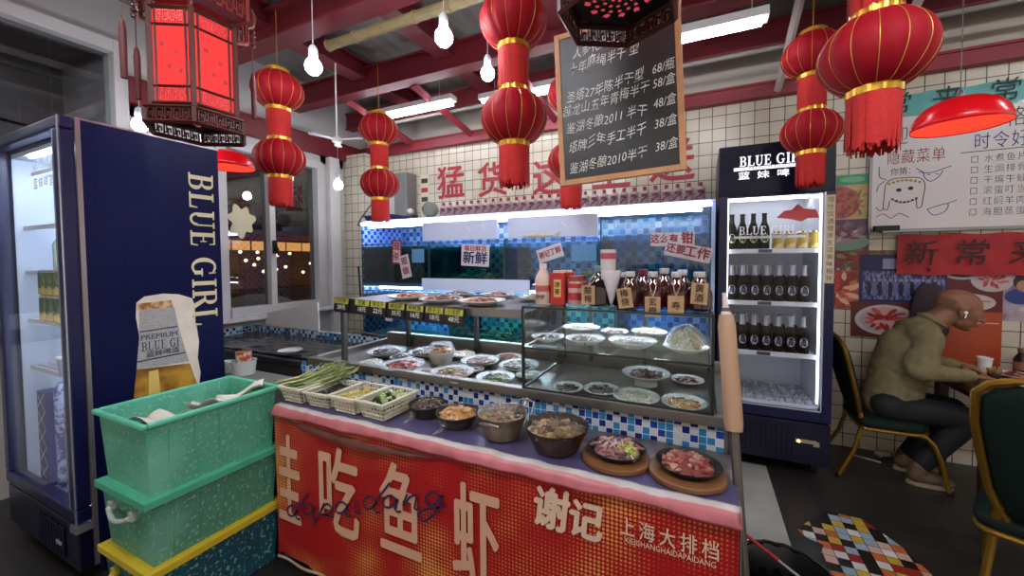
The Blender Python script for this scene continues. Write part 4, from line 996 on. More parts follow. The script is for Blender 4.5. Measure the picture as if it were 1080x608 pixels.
# ---- baijiu bottles on the slab behind
def mt_bottle():
    t = thing('white_liquor_bottle', 'x', 'bottle', (0,0,0), 0, 'white liquor bottles in a row above the tanks')
    M = MB(); M.lathe([(0,0),(.033,0),(.036,.004),(.036,.105),(.033,.114),(.014,.122),(.012,.13)], 16); M.build('body', mat('#b8a4a6', .35), t)
    M = MB(); M.lathe([(.0145,.124),(.0145,.150),(.012,.154),(0,.154)], 12); M.build('cap', mat('#8e1420', .4), t)
    M = MB(); vs = []
    for k in range(9):
        a = -PI/2-1.0+2.0*k/8; vs += [(.0366*math.cos(a), .0366*math.sin(a), .012), (.0366*math.cos(a), .0366*math.sin(a), .098)]
    M.add(vs, [(2*k, 2*k+2, 2*k+3, 2*k+1) for k in range(8)], 0)
    vs = []
    for k in range(9):
        a = -PI/2-.9+1.8*k/8; zc = .028+.052*k/8; vs += [(.037*math.cos(a), .037*math.sin(a), zc-.009), (.037*math.cos(a), .037*math.sin(a), zc+.012)]
    M.add(vs, [(2*k, 2*k+2, 2*k+3, 2*k+1) for k in range(8)], 1)
    vs = []
    for k in range(5):
        a = -PI/2-.5+1.0*k/4; vs += [(.0372*math.cos(a), .0372*math.sin(a), .070), (.0372*math.cos(a), .0372*math.sin(a), .094)]
    M.add(vs, [(2*k, 2*k+2, 2*k+3, 2*k+1) for k in range(4)], 2)
    M.build('label', [mat('#94787c', .5), mat('#6a2434', .5), mat('#4a1a30', .5)], t)
    return t
mb0 = mt_bottle(); nb = 30
for k in range(nb):
    p = (-.004-.0815*k, 3.27, 1.7755)
    od = ['', 'second', 'third', 'fourth', 'fifth', 'sixth', 'seventh', 'eighth', 'ninth', 'tenth', 'eleventh', 'twelfth', 'thirteenth', 'fourteenth', 'fifteenth']
    l = 'white liquor bottle with red cap and swirled label, ' + ('rightmost, beside the far fridge' if k == 0 else 'leftmost, beside the grey fan' if k == nb-1 else od[k]+' from the far fridge' if k < 15 else od[nb-1-k]+' from the grey fan')
    if k == 0: mb0.location = p; mb0['label'] = l; mb0['group'] = 'white liquor bottles in a row above the tanks'
    else: dup(mb0, p, l)
# ---- red characters painted on cut-outs on the tile wall
for ch, x, z, l in (('猛', -2.40, 2.145, 'first red wall character from the left'), ('货', -1.90, 2.13, 'second red wall character, half behind the central lantern tassel'), ('这', -1.29, 2.10, 'third red wall character, left of the chalkboard'), ('上', -.72, 2.10, 'red wall character mostly hidden under the chalkboard'), ('送', -.22, 2.13, 'red wall character below the right corner of the chalkboard')):
    t = thing('wall_character', l, 'lettering', (x, 3.444, z)); txt(ch, .36, mat('#9c1e2a', .5), t, (0, 0, 0), bold=.014, xs=1.0, name='character')
# ---- things on the left end of the rack
t = thing('electrical_box', 'tall white and grey metal box on the wall left of the first red character', 'cabinet', (-3.10, 3.30, 1.80))
M = MB(); M.bx(-.24, .07, 0, .14, 0, .50); M.build('body', mat('#b8b6ae', .5), t, smooth=0, bevel=.004)
M = MB(); M.bx(.085, .25, -.02, .14, .02, .49); M.build('panel', mat('#8a8a88', .4, .5), t, smooth=0, bevel=.004)
M = MB(); M.bx(.07, .084, -.005, .14, .02, .49); M.build('dark_gap', BLACK, t, smooth=0)
M = MB(); M.ball((-.05, -.004, .26), .012); M.build('lock', BLACK, t)
t = thing('blue_tray', 'dark blue plastic tray lying at the left end on top of the rack', 'tray', (-2.62, 2.74, 1.70))
M = MB(); M.taper((-.13,.13,-.1,.1,0), (-.16,.16,-.12,.12,.05)); M.build('tray', mat('#1c2668', .45), t, smooth=0, bevel=.004)
M = MB(); M.bx(-.165, .165, -.125, -.11, .045, .055).bx(-.165, .165, .11, .125, .045, .055).bx(-.165, -.15, -.11, .11, .045, .055).bx(.15, .165, -.11, .11, .045, .055); M.build('rim', mat('#28347c', .4), t, smooth=0)
t = thing('wall_fan', 'small round grey fan standing by the end of the liquor bottle row', 'fan', (-2.50, 3.20, 1.7755))
M = MB(); M.tube([(0,0,.09),(0,.06,.09)], .075, 20); M.build('housing', mat('#8d9088', .5), t)
M = MB()
for r in (.02, .04, .06, .073): M.tube([(r*math.cos(2*PI*k/20), -.008, .09+r*math.sin(2*PI*k/20)) for k in range(21)], .0025, 5)
M.build('grille', mat('#5c5f58', .5), t)
M = MB(); M.bx(-.03, .03, 0, .06, 0, .03); M.build('foot', mat('#5c5f58', .5), t)
t = thing('picture_strip', 'narrow strip of small printed pictures on the wall beside the grey box', 'poster', (-2.74, 3.443, 2.06))
M = MB(); M.bx(-.06, .06, 0, .003, -.22, .22); M.build('paper', mat('#c8c0a8', .7), t, smooth=0)
for k, c_ in enumerate(('#2a2622', '#a83028', '#3a3a34', '#2a2a2a')):
    M = MB(); M.bx(-.045, .04, -.001, 0, .13-k*.10, .18-k*.10); M.build('printed_picture', mat(c_, .6), t, smooth=0)
t = thing('black_kettle', 'small black and white gadget beside the grey fan on the rack', 'gadget', (-2.60, 3.05, 1.7))
M = MB(); M.bx(-.05, .05, -.03, .05, 0, .10); M.build('body', mat('#2c2c2e', .4), t, smooth=0, bevel=.008)
M = MB(); M.ball((0,0,.13), .035, 0, nz=.3); M.build('top', mat('#c8c8c4', .5), t)

# ================================================================ DISHES
def pal(*h): return [mat(x, .45) for x in h]
PLATE = mat('#d8d6d0', .25)
STYLES = {
 'shrimp': (pal('#a0644c', '#b88a74', '#6e3424'), 'strip'), 'meat': (pal('#6e2c24', '#8e4a3c', '#a87868'), 'chunk'),
 'dark': (pal('#2a2420', '#4a3c30', '#6a5038'), 'chunk'), 'fish': (pal('#6a6460', '#a89c90', '#3a3634'), 'strip'),
 'white': (pal('#c8c4b0', '#b0ac94', '#d4d0c4'), 'chunk'), 'noodle': (pal('#d0c8b0', '#c0b898', '#e0d8c8'), 'strip'),
 'squid': (pal('#8a5e5c', '#b09490', '#54343a'), 'strip'), 'clam': (pal('#7a5c34', '#a88a58', '#4a3420'), 'chunk'),
 'golden': (pal('#c08a3c', '#b06828', '#d8b070'), 'chunk'), 'green': (pal('#3c5a28', '#6a8a3c', '#283a1c'), 'chunk'),
 'red': (pal('#a83820', '#c85830', '#5a2a18'), 'chunk'), 'salad': (pal('#9ab048', '#c8d0a0', '#b8603c'), 'strip')}
def food(style, r, h, n, seed, z0=.0, parent=None, nm='food'):
    ms, kind = STYLES[style]; rnd = random.Random(seed); M = MB()
    M.lathe([(r*.98, z0), (r*.8, z0+h*.35), (r*.4, z0+h*.7), (0, z0+h*.8)], 18, m=0, cap=False)
    for k in range(n):
        q = math.sqrt(rnd.random())*.92; a = rnd.random()*2*PI; x, y = r*q*math.cos(a), r*q*math.sin(a)
        z = z0+h*(.85-.75*q**1.6)
        if kind == 'chunk':
            M.ball((x, y, z), r*rnd.uniform(.10, .2), rnd.randrange(3), (1.2, .9, .6), .5, k+seed, rot=Matrix.Rotation(a, 3, 'Z'))
        else:
            l = r*rnd.uniform(.18, .4); b = rnd.random()*2*PI; c, s_ = math.cos(b), math.sin(b)
            M.tube([(x-c*l, y-s_*l, z), (x-c*l*.3, y-s_*l*.3+l*.2, z+h*.22), (x+c*l*.4, y+s_*l*.4, z+h*.2), (x+c*l, y+s_*l, z-.002)], r*rnd.uniform(.035, .07), 5, rnd.randrange(3))
    return M.build(nm, ms, parent)
def plate(loc, r, style, label, group, seed=1, wrap=True, deep=.25, hf=.35, sx=1, n=34, two=None):
    t = thing('food_plate', label, 'plate of food', loc, 0, group)
    h = r*deep
    M = MB(); M.lathe([(0,0),(r*.5,0),(r*.55,.002),(r*.82,h*.6),(r,h),(r*1.0,h+.003),(r*.8,h*.6+.005),(r*.52,.006),(0,.006)], 30, cap=False, sx=sx); M.build('plate', PLATE, t)
    f = food(style, r*.74, r*hf, n, seed, h*.5, t); 
    if two: g = food(two, r*.4, r*hf*.9, 14, seed+9, h*.6, t, 'garnish'); g.location = (r*.25, -r*.2, 0)
    if wrap:
        M = MB(); nn = 28; rings = [(1.02, h+.004), (.98, h+.008), (.8, h*.6+r*hf*.62), (.5, h*.6+r*hf*1.02), (.2, h*.6+r*hf*1.15), (.0, h*.6+r*hf*1.16)]
        M.lathe([(a*r, z) for a, z in rings], nn, cap=False, sx=sx)
        M.v = [(x*(1+.02*noise.noise(Vector((x*30, y*30, seed)))), y*(1+.02*noise.noise(Vector((y*30, x*30, seed)))), z+.006*noise.noise(Vector((x*45, y*45, seed*1.7)))) for x, y, z in M.v]
        M.build('cling_film', WRAP, t, smooth=25)
    return t
zt = .813
tray = [(-1.606,1.66,.105,'dark','leftmost far plate on the steel tray, nearly empty, by the rail post'), (-1.325,1.475,.108,'red','plate with a heap of reddish brown food at the front left of the tray'),
 (-1.02,1.70,.098,'meat','round plate of pinkish sliced meat at the back of the tray'), (-.80,1.70,.098,'fish','film-covered plate of grey fish at the back right of the tray'),
 (-1.03,1.475,.10,'clam','plate of speckled shellfish in the middle front of the tray'), (-.815,1.49,.085,'green','plate with green and white food next to the display case'),
 (-1.52,1.46,.062,'white','small white packet plate at the front left corner of the tray'), (-.84,1.40,.0,'white',''), (-1.16,1.44,.055,'squid','small dish of pinkish squid between two front plates'),
 (-1.39,1.74,.10,'fish','plate under crinkled film at the far left middle of the tray'), (-1.19,1.80,.07,'noodle','small far plate behind the tall golden bowl'),
 (-.70,1.60,.062,'white','small white plate beside the glass case in the tray'), (-1.455,1.62,.066,'squid','film-wrapped pink plate between the two left groups on the tray'), (-.985,1.585,.05,'green','small green dish squeezed in the middle of the tray'), (-.93,1.85,.07,'shrimp','far plate of shrimp against the tray rear rim')]
for k, (x, y, r, st, l) in enumerate(tray):
    if not l: continue
    plate((x, y, zt), r, st, l, 'plates on the steel tray', k+1, hf=.3)
plate((-.955, 1.415, zt), .045, 'white', 'small white dish at the front edge of the tray', 'plates on the steel tray', 31)
t = thing('covered_bowl', 'tall wrapped bowl heaped with golden food at the back of the tray', 'bowl of food', (-1.225, 1.655, zt))
M = MB(); M.lathe([(0,0),(.05,0),(.068,.05),(.072,.065),(.066,.065),(.048,.008),(0,.008)], 26, cap=False); M.build('bowl', PLATE, t)
food('golden', .062, .035, 30, 5, .05, t)
M = MB(); M.lathe([(.073,.066),(.066,.09),(.055,.105),(.02,.108),(0,.108)], 26, cap=False); M.build('cling_film', WRAP, t)
up = [(-1.33,1.53,.10,'shrimp','leftmost plate on the upper shelf, heaped with shrimp'), (-1.09,1.475,.10,'squid','second plate along the front of the upper shelf'), (-.87,1.475,.105,'meat','third front plate on the upper shelf, red and white slices'),
 (-.715,1.72,.085,'clam','plate at the right end of the upper shelf'), (-1.19,1.76,.09,'fish','far plate on the upper shelf behind the first two'), (-.96,1.78,.09,'shrimp','far plate in the middle of the upper shelf')]
for k, (x, y, r, st, l) in enumerate(up): plate((x, y, 1.1525), r, st, l, 'plates on the upper shelf', 40+k, hf=.22, deep=.2, wrap=k > 2)
cu2 = [(-.575,1.51,.068,'fish','leftmost front plate in the upper level of the glass case'), (-.42,1.52,.078,'squid','second front plate in the upper level of the case, long thin food'), (-.235,1.53,.09,'noodle','wide front plate in the middle of the upper level of the case'),
 (-.50,1.75,.085,'white','far left plate in the upper level of the case'), (-.345,1.74,.06,'squid','small far plate behind the wide one in the case'), (-.20,1.77,.075,'golden','far plate of golden food on the upper level')]
for k, (x, y, r, st, l) in enumerate(cu2): plate((x, y, 1.0105), r, st, l, 'plates in the upper level of the case', 60+k, hf=.2, deep=.28)
plate((-.046, 1.53, 1.0105), .078, 'noodle', 'plate heaped high with pale shredded food at the right end of the upper level', 'heaped plate in the case', 71, hf=.95, two='golden', n=60)
cl2 = [(-.49,1.50,.066,'dark','plate of dark food at the lower left of the glass case'), (-.355,1.53,.07,'fish','plate of silvery fish in the lower level of the case'), (-.205,1.70,.098,'meat','large oval plate of sliced meat raised in the lower level'), (-.045,1.80,.066,'squid','small plate of squid at the back right of the lower level'), (-.048,1.50,.078,'golden','wrapped plate of golden food at the lower right front'), (-.215,1.49,.085,'noodle','wide pale plate in front of the sliced meat')]
for k, (x, y, r, st, l) in enumerate(cl2): plate((x, y, zt+.001+(.03 if k == 2 else 0)), r, st, l, 'plates in the lower level of the case', 80+k, hf=.24)
t = thing('plate_stand', 'upturned bowl raising the large meat plate in the case', 'bowl', (-.205, 1.70, zt))
M = MB(); M.lathe([(.05,0),(.045,.022),(.03,.0305),(0,.0305)], 20); M.build('bowl', PLATE, t)
M = MB(); M.lathe([(.051,0),(.053,.003),(.050,.006)], 20, cap=False); M.build('rim', STEEL, t)
# ---- vegetable baskets on the counter ledge
def basket(loc, w, d, h, label, rz=0, c='#d0cab4'):
    t = thing('plastic_basket', label, 'basket', loc, rz, 'white plastic baskets on the ledge')
    m = mat(c, .45); M = MB(); a, b = .78, 1.0
    def P(u, v, z):  # u,v in -1..1
        s_ = a+(b-a)*z/h; return (u*w/2*s_, v*d/2*s_, z)
    for sgn, ax in ((-1,0),(1,0),(-1,1),(1,1)):   # lattice walls
        L_ = d if ax == 0 else w; n_ = max(6, int(L_/.016))
        for k in range(n_+1):
            q = -1+2*k/n_; p0 = P(sgn, q, .004) if ax == 0 else P(q, sgn, .004); p1 = P(sgn, q, h) if ax == 0 else P(q, sgn, h); M.tube([p0, p1], .0028, 4)
        for j in range(5):
            z = .004+(h-.004)*j/4
            p0, p1 = (P(sgn,-1,z), P(sgn,1,z)) if ax == 0 else (P(-1,sgn,z), P(1,sgn,z)); M.tube([p0, p1], .0030, 4)
    M.bx(-w/2*a, w/2*a, -d/2*a, d/2*a, 0, .004)
    q = M.build('lattice', m, t)
    M = MB(); e = .008
    M.bx(-w/2-e, w/2+e, -d/2-e, -d/2+.003, h-.006, h+.003).bx(-w/2-e, w/2+e, d/2-.003, d/2+e, h-.006, h+.003).bx(-w/2-e, -w/2+.003, -d/2, d/2, h-.006, h+.003).bx(w/2-.003, w/2+e, -d/2, d/2, h-.006, h+.003)
    M.build('rim', m, t, smooth=0, bevel=.0015)
    return t
LZ = .7235
b1 = basket((-1.635, 1.20, LZ), .135, .185, .07, 'leftmost white basket, filled with green scallions')
b2 = basket((-1.478, 1.205, LZ), .135, .185, .065, 'second white basket, filled with dark snails or beans', .05)
b3 = basket((-1.322, 1.205, LZ), .14, .185, .07, 'third white basket, filled with yellow bean sprouts')
b4 = basket((-1.165, 1.205, LZ), .14, .185, .072, 'fourth white basket, filled with cut cucumbers', -.04)
def pile(name, label, cat, loc, fn, mats, kind='stuff'):
    M = MB(); fn(M); o = M.build(name, mats); o.location = loc; tag(o, label, cat, kind=kind); return o
def scall(M):
    rnd = random.Random(3)
    for k in range(110):
        x = rnd.uniform(-.07, .07); y = rnd.uniform(-.03, .05); z = .03+rnd.random()*.045; l = rnd.uniform(.07, .12); a = rnd.uniform(.3, .85)
        M.tube([(x-l*math.cos(a)*1.0, y-l*math.sin(a)*.8-.01, z-.005), (x, y, z+.012), (x+l*.6, y+l*.5, z+.02+rnd.random()*.03), (x+l*.9, y+l*.85, z+.035+rnd.random()*.05)], .0032, 5, 0 if rnd.random() < .5 else 1 if rnd.random() < .6 else 2, r1=.0014)
    for k in range(46): M.tube([(.045+rnd.uniform(-.02,.02), .03+rnd.uniform(-.03,.03), .05), (.09+rnd.uniform(-.02,.02), .07+rnd.uniform(-.02,.02), .075+rnd.uniform(-.01,.03)), (.13+rnd.uniform(-.03,.03), .10+rnd.uniform(-.04,.03), .085+rnd.uniform(-.04,.05))], .0026, 4, 2 if k % 2 else 0, r1=.001)
    for k in range(40): M.ball((rnd.uniform(-.05,.045), rnd.uniform(-.07,.07), .035+.02*rnd.random()), .014, 2 if k % 3 else 0, (1.3,1,.6), .5, k)
pile('scallions', 'green and white scallions sprawling over the leftmost basket', 'scallions', (-1.635, 1.205, LZ+.008), scall, pal('#8a9a50', '#b8b880', '#4a6428'))
def beans(M):
    rnd = random.Random(4)
    for k in range(150): M.ball((rnd.uniform(-.047,.047), rnd.uniform(-.072,.072), .028+.022*rnd.random()), .0105, k % 3, (1.2,1,.8), .3, k)
o = pile('snails', 'dark snails heaped in the second basket', 'snails', (-1.478, 1.205, LZ), beans, pal('#1c1a16', '#3a342a', '#2a2c20'))
def sprouts(M):
    rnd = random.Random(5)
    for k in range(150):
        x, y = rnd.uniform(-.046,.046), rnd.uniform(-.068,.068); a = rnd.uniform(0, PI); l = .022; z = .03+.03*rnd.random()
        M.tube([(x-l*math.cos(a), y-l*math.sin(a), z), (x, y+.006, z+.006), (x+l*math.cos(a), y+l*math.sin(a), z)], .0022, 4, k % 3)
pile('bean_sprouts', 'yellow sprouts piled in the third basket', 'bean sprouts', (-1.322, 1.205, LZ), sprouts, pal('#c8b858', '#d8d098', '#b8a040'))
def cucs(M):
    rnd = random.Random(6)
    for k in range(75):
        x, y = rnd.uniform(-.046,.046), rnd.uniform(-.068,.068); a = rnd.uniform(0, PI); l = rnd.uniform(.01,.02); z = .03+.03*rnd.random()
        M.tube([(x-l*math.cos(a), y-l*math.sin(a), z), (x+l*math.cos(a), y+l*math.sin(a), z+.006)], .0085, 7, (0,1,1,2)[k % 4])
pile('cut_cucumbers', 'dark green and pale cut cucumbers in the fourth basket', 'cucumbers', (-1.165, 1.205, LZ), cucs, pal('#8aa058', '#23381c', '#b8bc88'))
# ---- wrapped pans, pot, bowl, sizzling plates
def pan(loc, r, h, style, label, cat, body, seed, n=40, ears=False, name='wrapped_pan', hf=.35, tail=True):
    t = thing(name, label, cat, loc)
    M = MB(); M.lathe([(0,0),(r*.62,0),(r*.72,.004),(r*.97,h*.85),(r,h),(r*1.02,h),(r*.94,h*.8),(r*.65,.01),(0,.01)], 32, cap=False); M.build('bowl', body, t)
    food(style, r*.88, r*hf, n, seed, h*.72, t)
    M = MB(); M.lathe([(r*.75,h*.4),(r*1.0,h*.8),(r*1.05,h*1.02),(r*.9,h+r*hf*.35),(r*.5,h+r*hf*.75),(0,h+r*hf*.85)], 30, cap=False)
    M.v = [(x*(1+.04*noise.noise(Vector((x*30, y*30, seed)))), y*(1+.04*noise.noise(Vector((y*30, x*30, seed)))), z+.006*noise.noise(Vector((x*45, y*45, seed*1.7)))) for x, y, z in M.v]
    if tail: M.tube([(-r*.1,-r*.95,h*.7),(-r*.05,-r*1.25,h*.35),(-r*.3,-r*1.5,.006)], .012, 7, r1=.004, flat=.4)
    M.build('cling_film', film('#f0ece6', gloss=.035, rough=.18, bump=.9, bscale=50), t, smooth=25)
    if ears:
        for s_ in (-1, 1):
            M = MB(); M.tube([(s_*.035+.05, r*.96*.8, h*.8), (s_*.03+.05, r*1.15, h*1.15), (.05, r*1.22, h*1.25), (-s_*.0+.05, r*1.0, h*1.0)], .004, 6)
            M.tube([(.02*s_, s_*r*.97, h*.75), (.035*s_, s_*r*1.16, h*.9), (-.0, s_*r*1.2, h*.95), (-.035*s_, s_*r*1.16, h*.9), (-.02*s_, s_*r*.97, h*.75)], .004, 6)
            M.build('handle', STEEL, t)
    return t
pan((-1.0, 1.25, LZ), .072, .05, 'dark', 'shallow dark bowl of brown food wrapped in film, right of the cucumber basket', 'bowl of food', mat('#2a1f1a', .3), 91, hf=.4)
pan((-.835, 1.225, LZ), .080, .05, 'golden', 'film-wrapped dish of orange and golden stew with a twisted film tail', 'bowl of food', mat('#3a2c24', .35), 92, hf=.4)
pan((-.635, 1.21, LZ), .086, .085, 'clam', 'steel pot with handles holding golden and dark pieces', 'pot', mat('#8d7d68', .3, .6), 93, ears=True, name='steel_pot', hf=.16, tail=False)
pan((-.43, 1.205, LZ), .104, .078, 'clam', 'large brown clay bowl of shellfish stew', 'bowl of food', mat('#3a2418', .25), 94, name='clay_bowl', hf=.18, n=60, tail=False)
WOOD = mat('#7a4f2c', .5, 0, .3, 14)
def sizzle(loc, r, st, label, lab2, seed, two=None):
    M = MB(); n_ = 32; pts = []
    for k in range(n_):
        a = 2*PI*k/n_; rr = r*1.2; x, y = rr*math.cos(a), rr*math.sin(a)*.92
        pts.append((max(-r*1.15, min(r*1.15, x)), y))
    M.poly(pts, (0,0,.016), (1,0,0), (0,1,0), .016); wd = M.build('wooden_board', WOOD, None, smooth=30, bevel=.003); wd.location = loc; tag(wd, lab2, 'board')
    t = thing('sizzling_plate', label, 'plate of food', (loc[0]+.003, loc[1]+.008, loc[2]+.0165))
    M = MB(); M.lathe([(0,0),(r*.8,0),(r*.84,.003),(r,.018),(r*1.02,.020),(r*.97,.020),(r*.8,.007),(0,.007)], 36, cap=False, sy=.9); M.build('iron_plate', mat('#14110f', .4, .3), t)
    f = food(st, r*.8, r*.33, 60, seed, .008, t)
    if two: g = food(two, r*.42, r*.28, 26, seed+1, .012, t, 'garnish'); g.location = (r*.35, -r*.1, .004)
sizzle((-.235, 1.205, LZ), .088, 'squid', 'black iron plate of pale pink shreds with a colourful garnish', 'round wooden board under the garnished iron plate', 95, 'salad')
sizzle((-.030, 1.20, LZ), .090, 'meat', 'black iron plate heaped with raw pink meat at the right end of the ledge', 'round wooden board under the raw meat plate', 96)
# ================================================================ BOTTLES AND JARS ON TOP OF THE GLASS CASE
CZ = 1.169
KRAFT = mat('#a58460', .8); TWINE = mat('#b0a48c', .8)
def jar(loc, r, h, liquid, label, tagt=None, cap='#c4c0bc', tall=.3, tagpos=(0,0), tagrot=0, group='drink jars on the display case'):
    t = thing('drink_jar', label, 'jar', loc, 0, group)
    M = MB(); M.lathe([(0,0),(r*.85,0),(r,.008),(r*1.02,h*.3),(r*.95,h*.5),(r*.6,h*.74),(r*.4,h*.84),(r*.38,h*.9)], 22); M.build('body', mat(liquid, .08, coat=.5), t)
    M = MB(); M.lathe([(r*.42,h*.86),(r*.46,h*.88),(r*.46,h),(0,h)], 18, cap=False); M.build('cap', mat(cap, .35, .2), t)
    if tagt:
        M = MB(); tx, tz = tagpos; wy = -r*1.06
        M.bx(-.026, .026, -.001, .001, -.036, .036); g = M.build('tag', KRAFT, t, smooth=0); g.location = (tx, wy, tz); g.rotation_euler = (0, tagrot, 0)
        for k, ch in enumerate(tagt): txt(ch, .03, mat('#2a1c14', .7), g, (0, -.0016, (.016 if len(tagt) > 1 else 0)-.032*k), bold=.01)
        M = MB(); M.tube([(-r*.35, -r*.2, h*.83), (tx*.6-.008, wy*.85, (tz+.036+h*.83)/2), (tx, wy, tz+.034)], .0012, 4).tube([(r*.35, -r*.2, h*.83), (tx*.6+.012, wy*.85, (tz+.036+h*.83)/2), (tx, wy, tz+.034)], .0012, 4); M.build('string', TWINE, t)
    return t
DK, BR = '#120a0a', '#3a1410'
t = thing('milk_bottle', 'tall cream plastic bottle with red band at the left end of the case top', 'bottle', (-.592, 1.50, CZ))
M = MB(); M.lathe([(0,0),(.030,0),(.033,.006),(.033,.098),(.028,.115),(.014,.14),(.013,.148)], 20); M.build('body', mat('#c8aa98', .4), t)
M = MB(); M.lathe([(.0335,.05),(.0335,.075)], 20, cap=False); M.build('label', mat('#a84a40', .5), t)
M = MB(); M.lathe([(.015,.145),(.015,.165),(0,.165)], 14); M.build('cap', mat('#d0c8c4', .4), t)
txt('SMP', .024, mat('#2a2622'), t, (0, -.0345, .028), bold=.02)
for k, (y, l) in enumerate(((1.50, 'red and gold drink carton in front on the case top'), (1.58, 'second red drink carton behind the front one'), )):
    t = thing('drink_carton', l, 'carton', (-.522+.0*k+.006*k, y, CZ), 0)
    M = MB(); M.bx(-.030, .030, -.022, .022, 0, .128); M.build('box', mat('#a31a1c', .4), t, smooth=0, bevel=.002)
    M = MB(); M.bx(-.015, .015, -.0235, -.0222, .03, .10); M.build('gold_panel', mat('#c8a860', .5), t, smooth=0)
    for q, ch in enumerate('凉茶'): txt(ch, .024, mat('#3a2010'), t, (0, -.0242, .078-.028*q), bold=.02)
    M = MB()
    for q in range(4): M.lathe([(.006,.128),(.006,.136),(0,.137)], 8, (-.02+.013*q, 0, 0))
    M.build('crimped_top', mat('#c8b8a8', .4), t)
for k, (x, y, l) in enumerate(((-.452, 1.50, 'clear jar with red printed label left of the dark jars'), (-.455, 1.58, 'second clear jar with red label, behind'))):
    t = thing('labelled_jar', l, 'jar', (x, y, CZ))
    M = MB(); M.lathe([(0,0),(.030,0),(.032,.006),(.032,.085),(.027,.095)], 20); M.build('body', mat('#b08a84', .15, coat=.4), t)
    M = MB(); M.lathe([(.0326,.02),(.0326,.05)], 20, cap=False).lathe([(.0326,.068),(.0326,.086)], 20, cap=False); M.build('label', mat('#a02c28', .5), t)
    M = MB(); M.lathe([(.029,.094),(.029,.115),(0,.116)], 18); M.build('lid', mat('#8c3a38', .4), t)
jar((-.352, 1.50, CZ), .05, .155, DK, 'big black jar with clear neck, leftmost of the tagged jars', '酸梅', '#7d9aa0', tagpos=(-.035, .045), tagrot=0)
jar((-.272, 1.52, CZ), .036, .13, '#1c1010', 'dark jar hidden half behind the paper cone', None)
jar((-.235, 1.47, CZ), .038, .135, BR, 'dark red jar with a tilted tag right of the paper cone', '梅烧', tagpos=(-.012, .04), tagrot=-.15)
jar((-.205, 1.58, CZ), .038, .14, BR, 'red-brown jar in the back row, second from the paper cone', None, '#7a2a34')
jar((-.155, 1.47, CZ), .038, .135, BR, 'dark red jar with the lowest hanging tag, middle of the front row', '玄橙', tagpos=(.004, .012))
jar((-.125, 1.58, CZ), .038, .145, BR, 'red-brown jar in the back row, right of the middle', None)
jar((-.075, 1.47, CZ), .038, .135, BR, 'dark red jar with a single-character tag hanging low', '寿', tagpos=(.0, .018))
jar((-.060, 1.555, CZ), .038, .14, BR, 'red-brown jar close behind the single-character tag', None)
jar((-.002, 1.49, CZ), .042, .135, '#301010', 'squat jar with a tag on its belly at the right end of the case top', '黄酒', tagpos=(.0, .062), tagrot=.06)
t = thing('paper_cup_cone', 'clear cone bag of pink-rimmed paper cups among the jars', 'cups', (-.305, 1.475, CZ+.004))
M = MB(); M.lathe([(0,0),(.012,.03),(.036,.125),(.034,.135)], 20, cap=False); M.build('cone_bag', mat('#c8bcc0', .5), t)
M = MB(); M.lathe([(.026,.10),(.030,.21),(.031,.213),(.027,.213)], 20, cap=False); M.build('cup', mat('#c4bcbc', .5), t).location = (-.012, .0, 0)
M = MB(); M.lathe([(.0305,.178),(.0312,.2)], 20, cap=False); M.build('printed_band', mat('#a04050', .5), t).location = (-.012, 0, 0)
t = thing('green_herb_pot', 'small green plant pot just behind the dark jar', 'plant', (-.40, 1.66, CZ))
M = MB(); M.lathe([(0,0),(.024,0),(.03,.06)], 16); M.build('pot', mat('#5a4438', .6), t)
M = MB()
for k in range(40): M.ball((random.gauss(0,.022), random.gauss(0,.022), .08+random.random()*.05), .013, 0, (1,.5,.8), .4, k)
M.build('leaves', mat('#3a5436', .6), t)

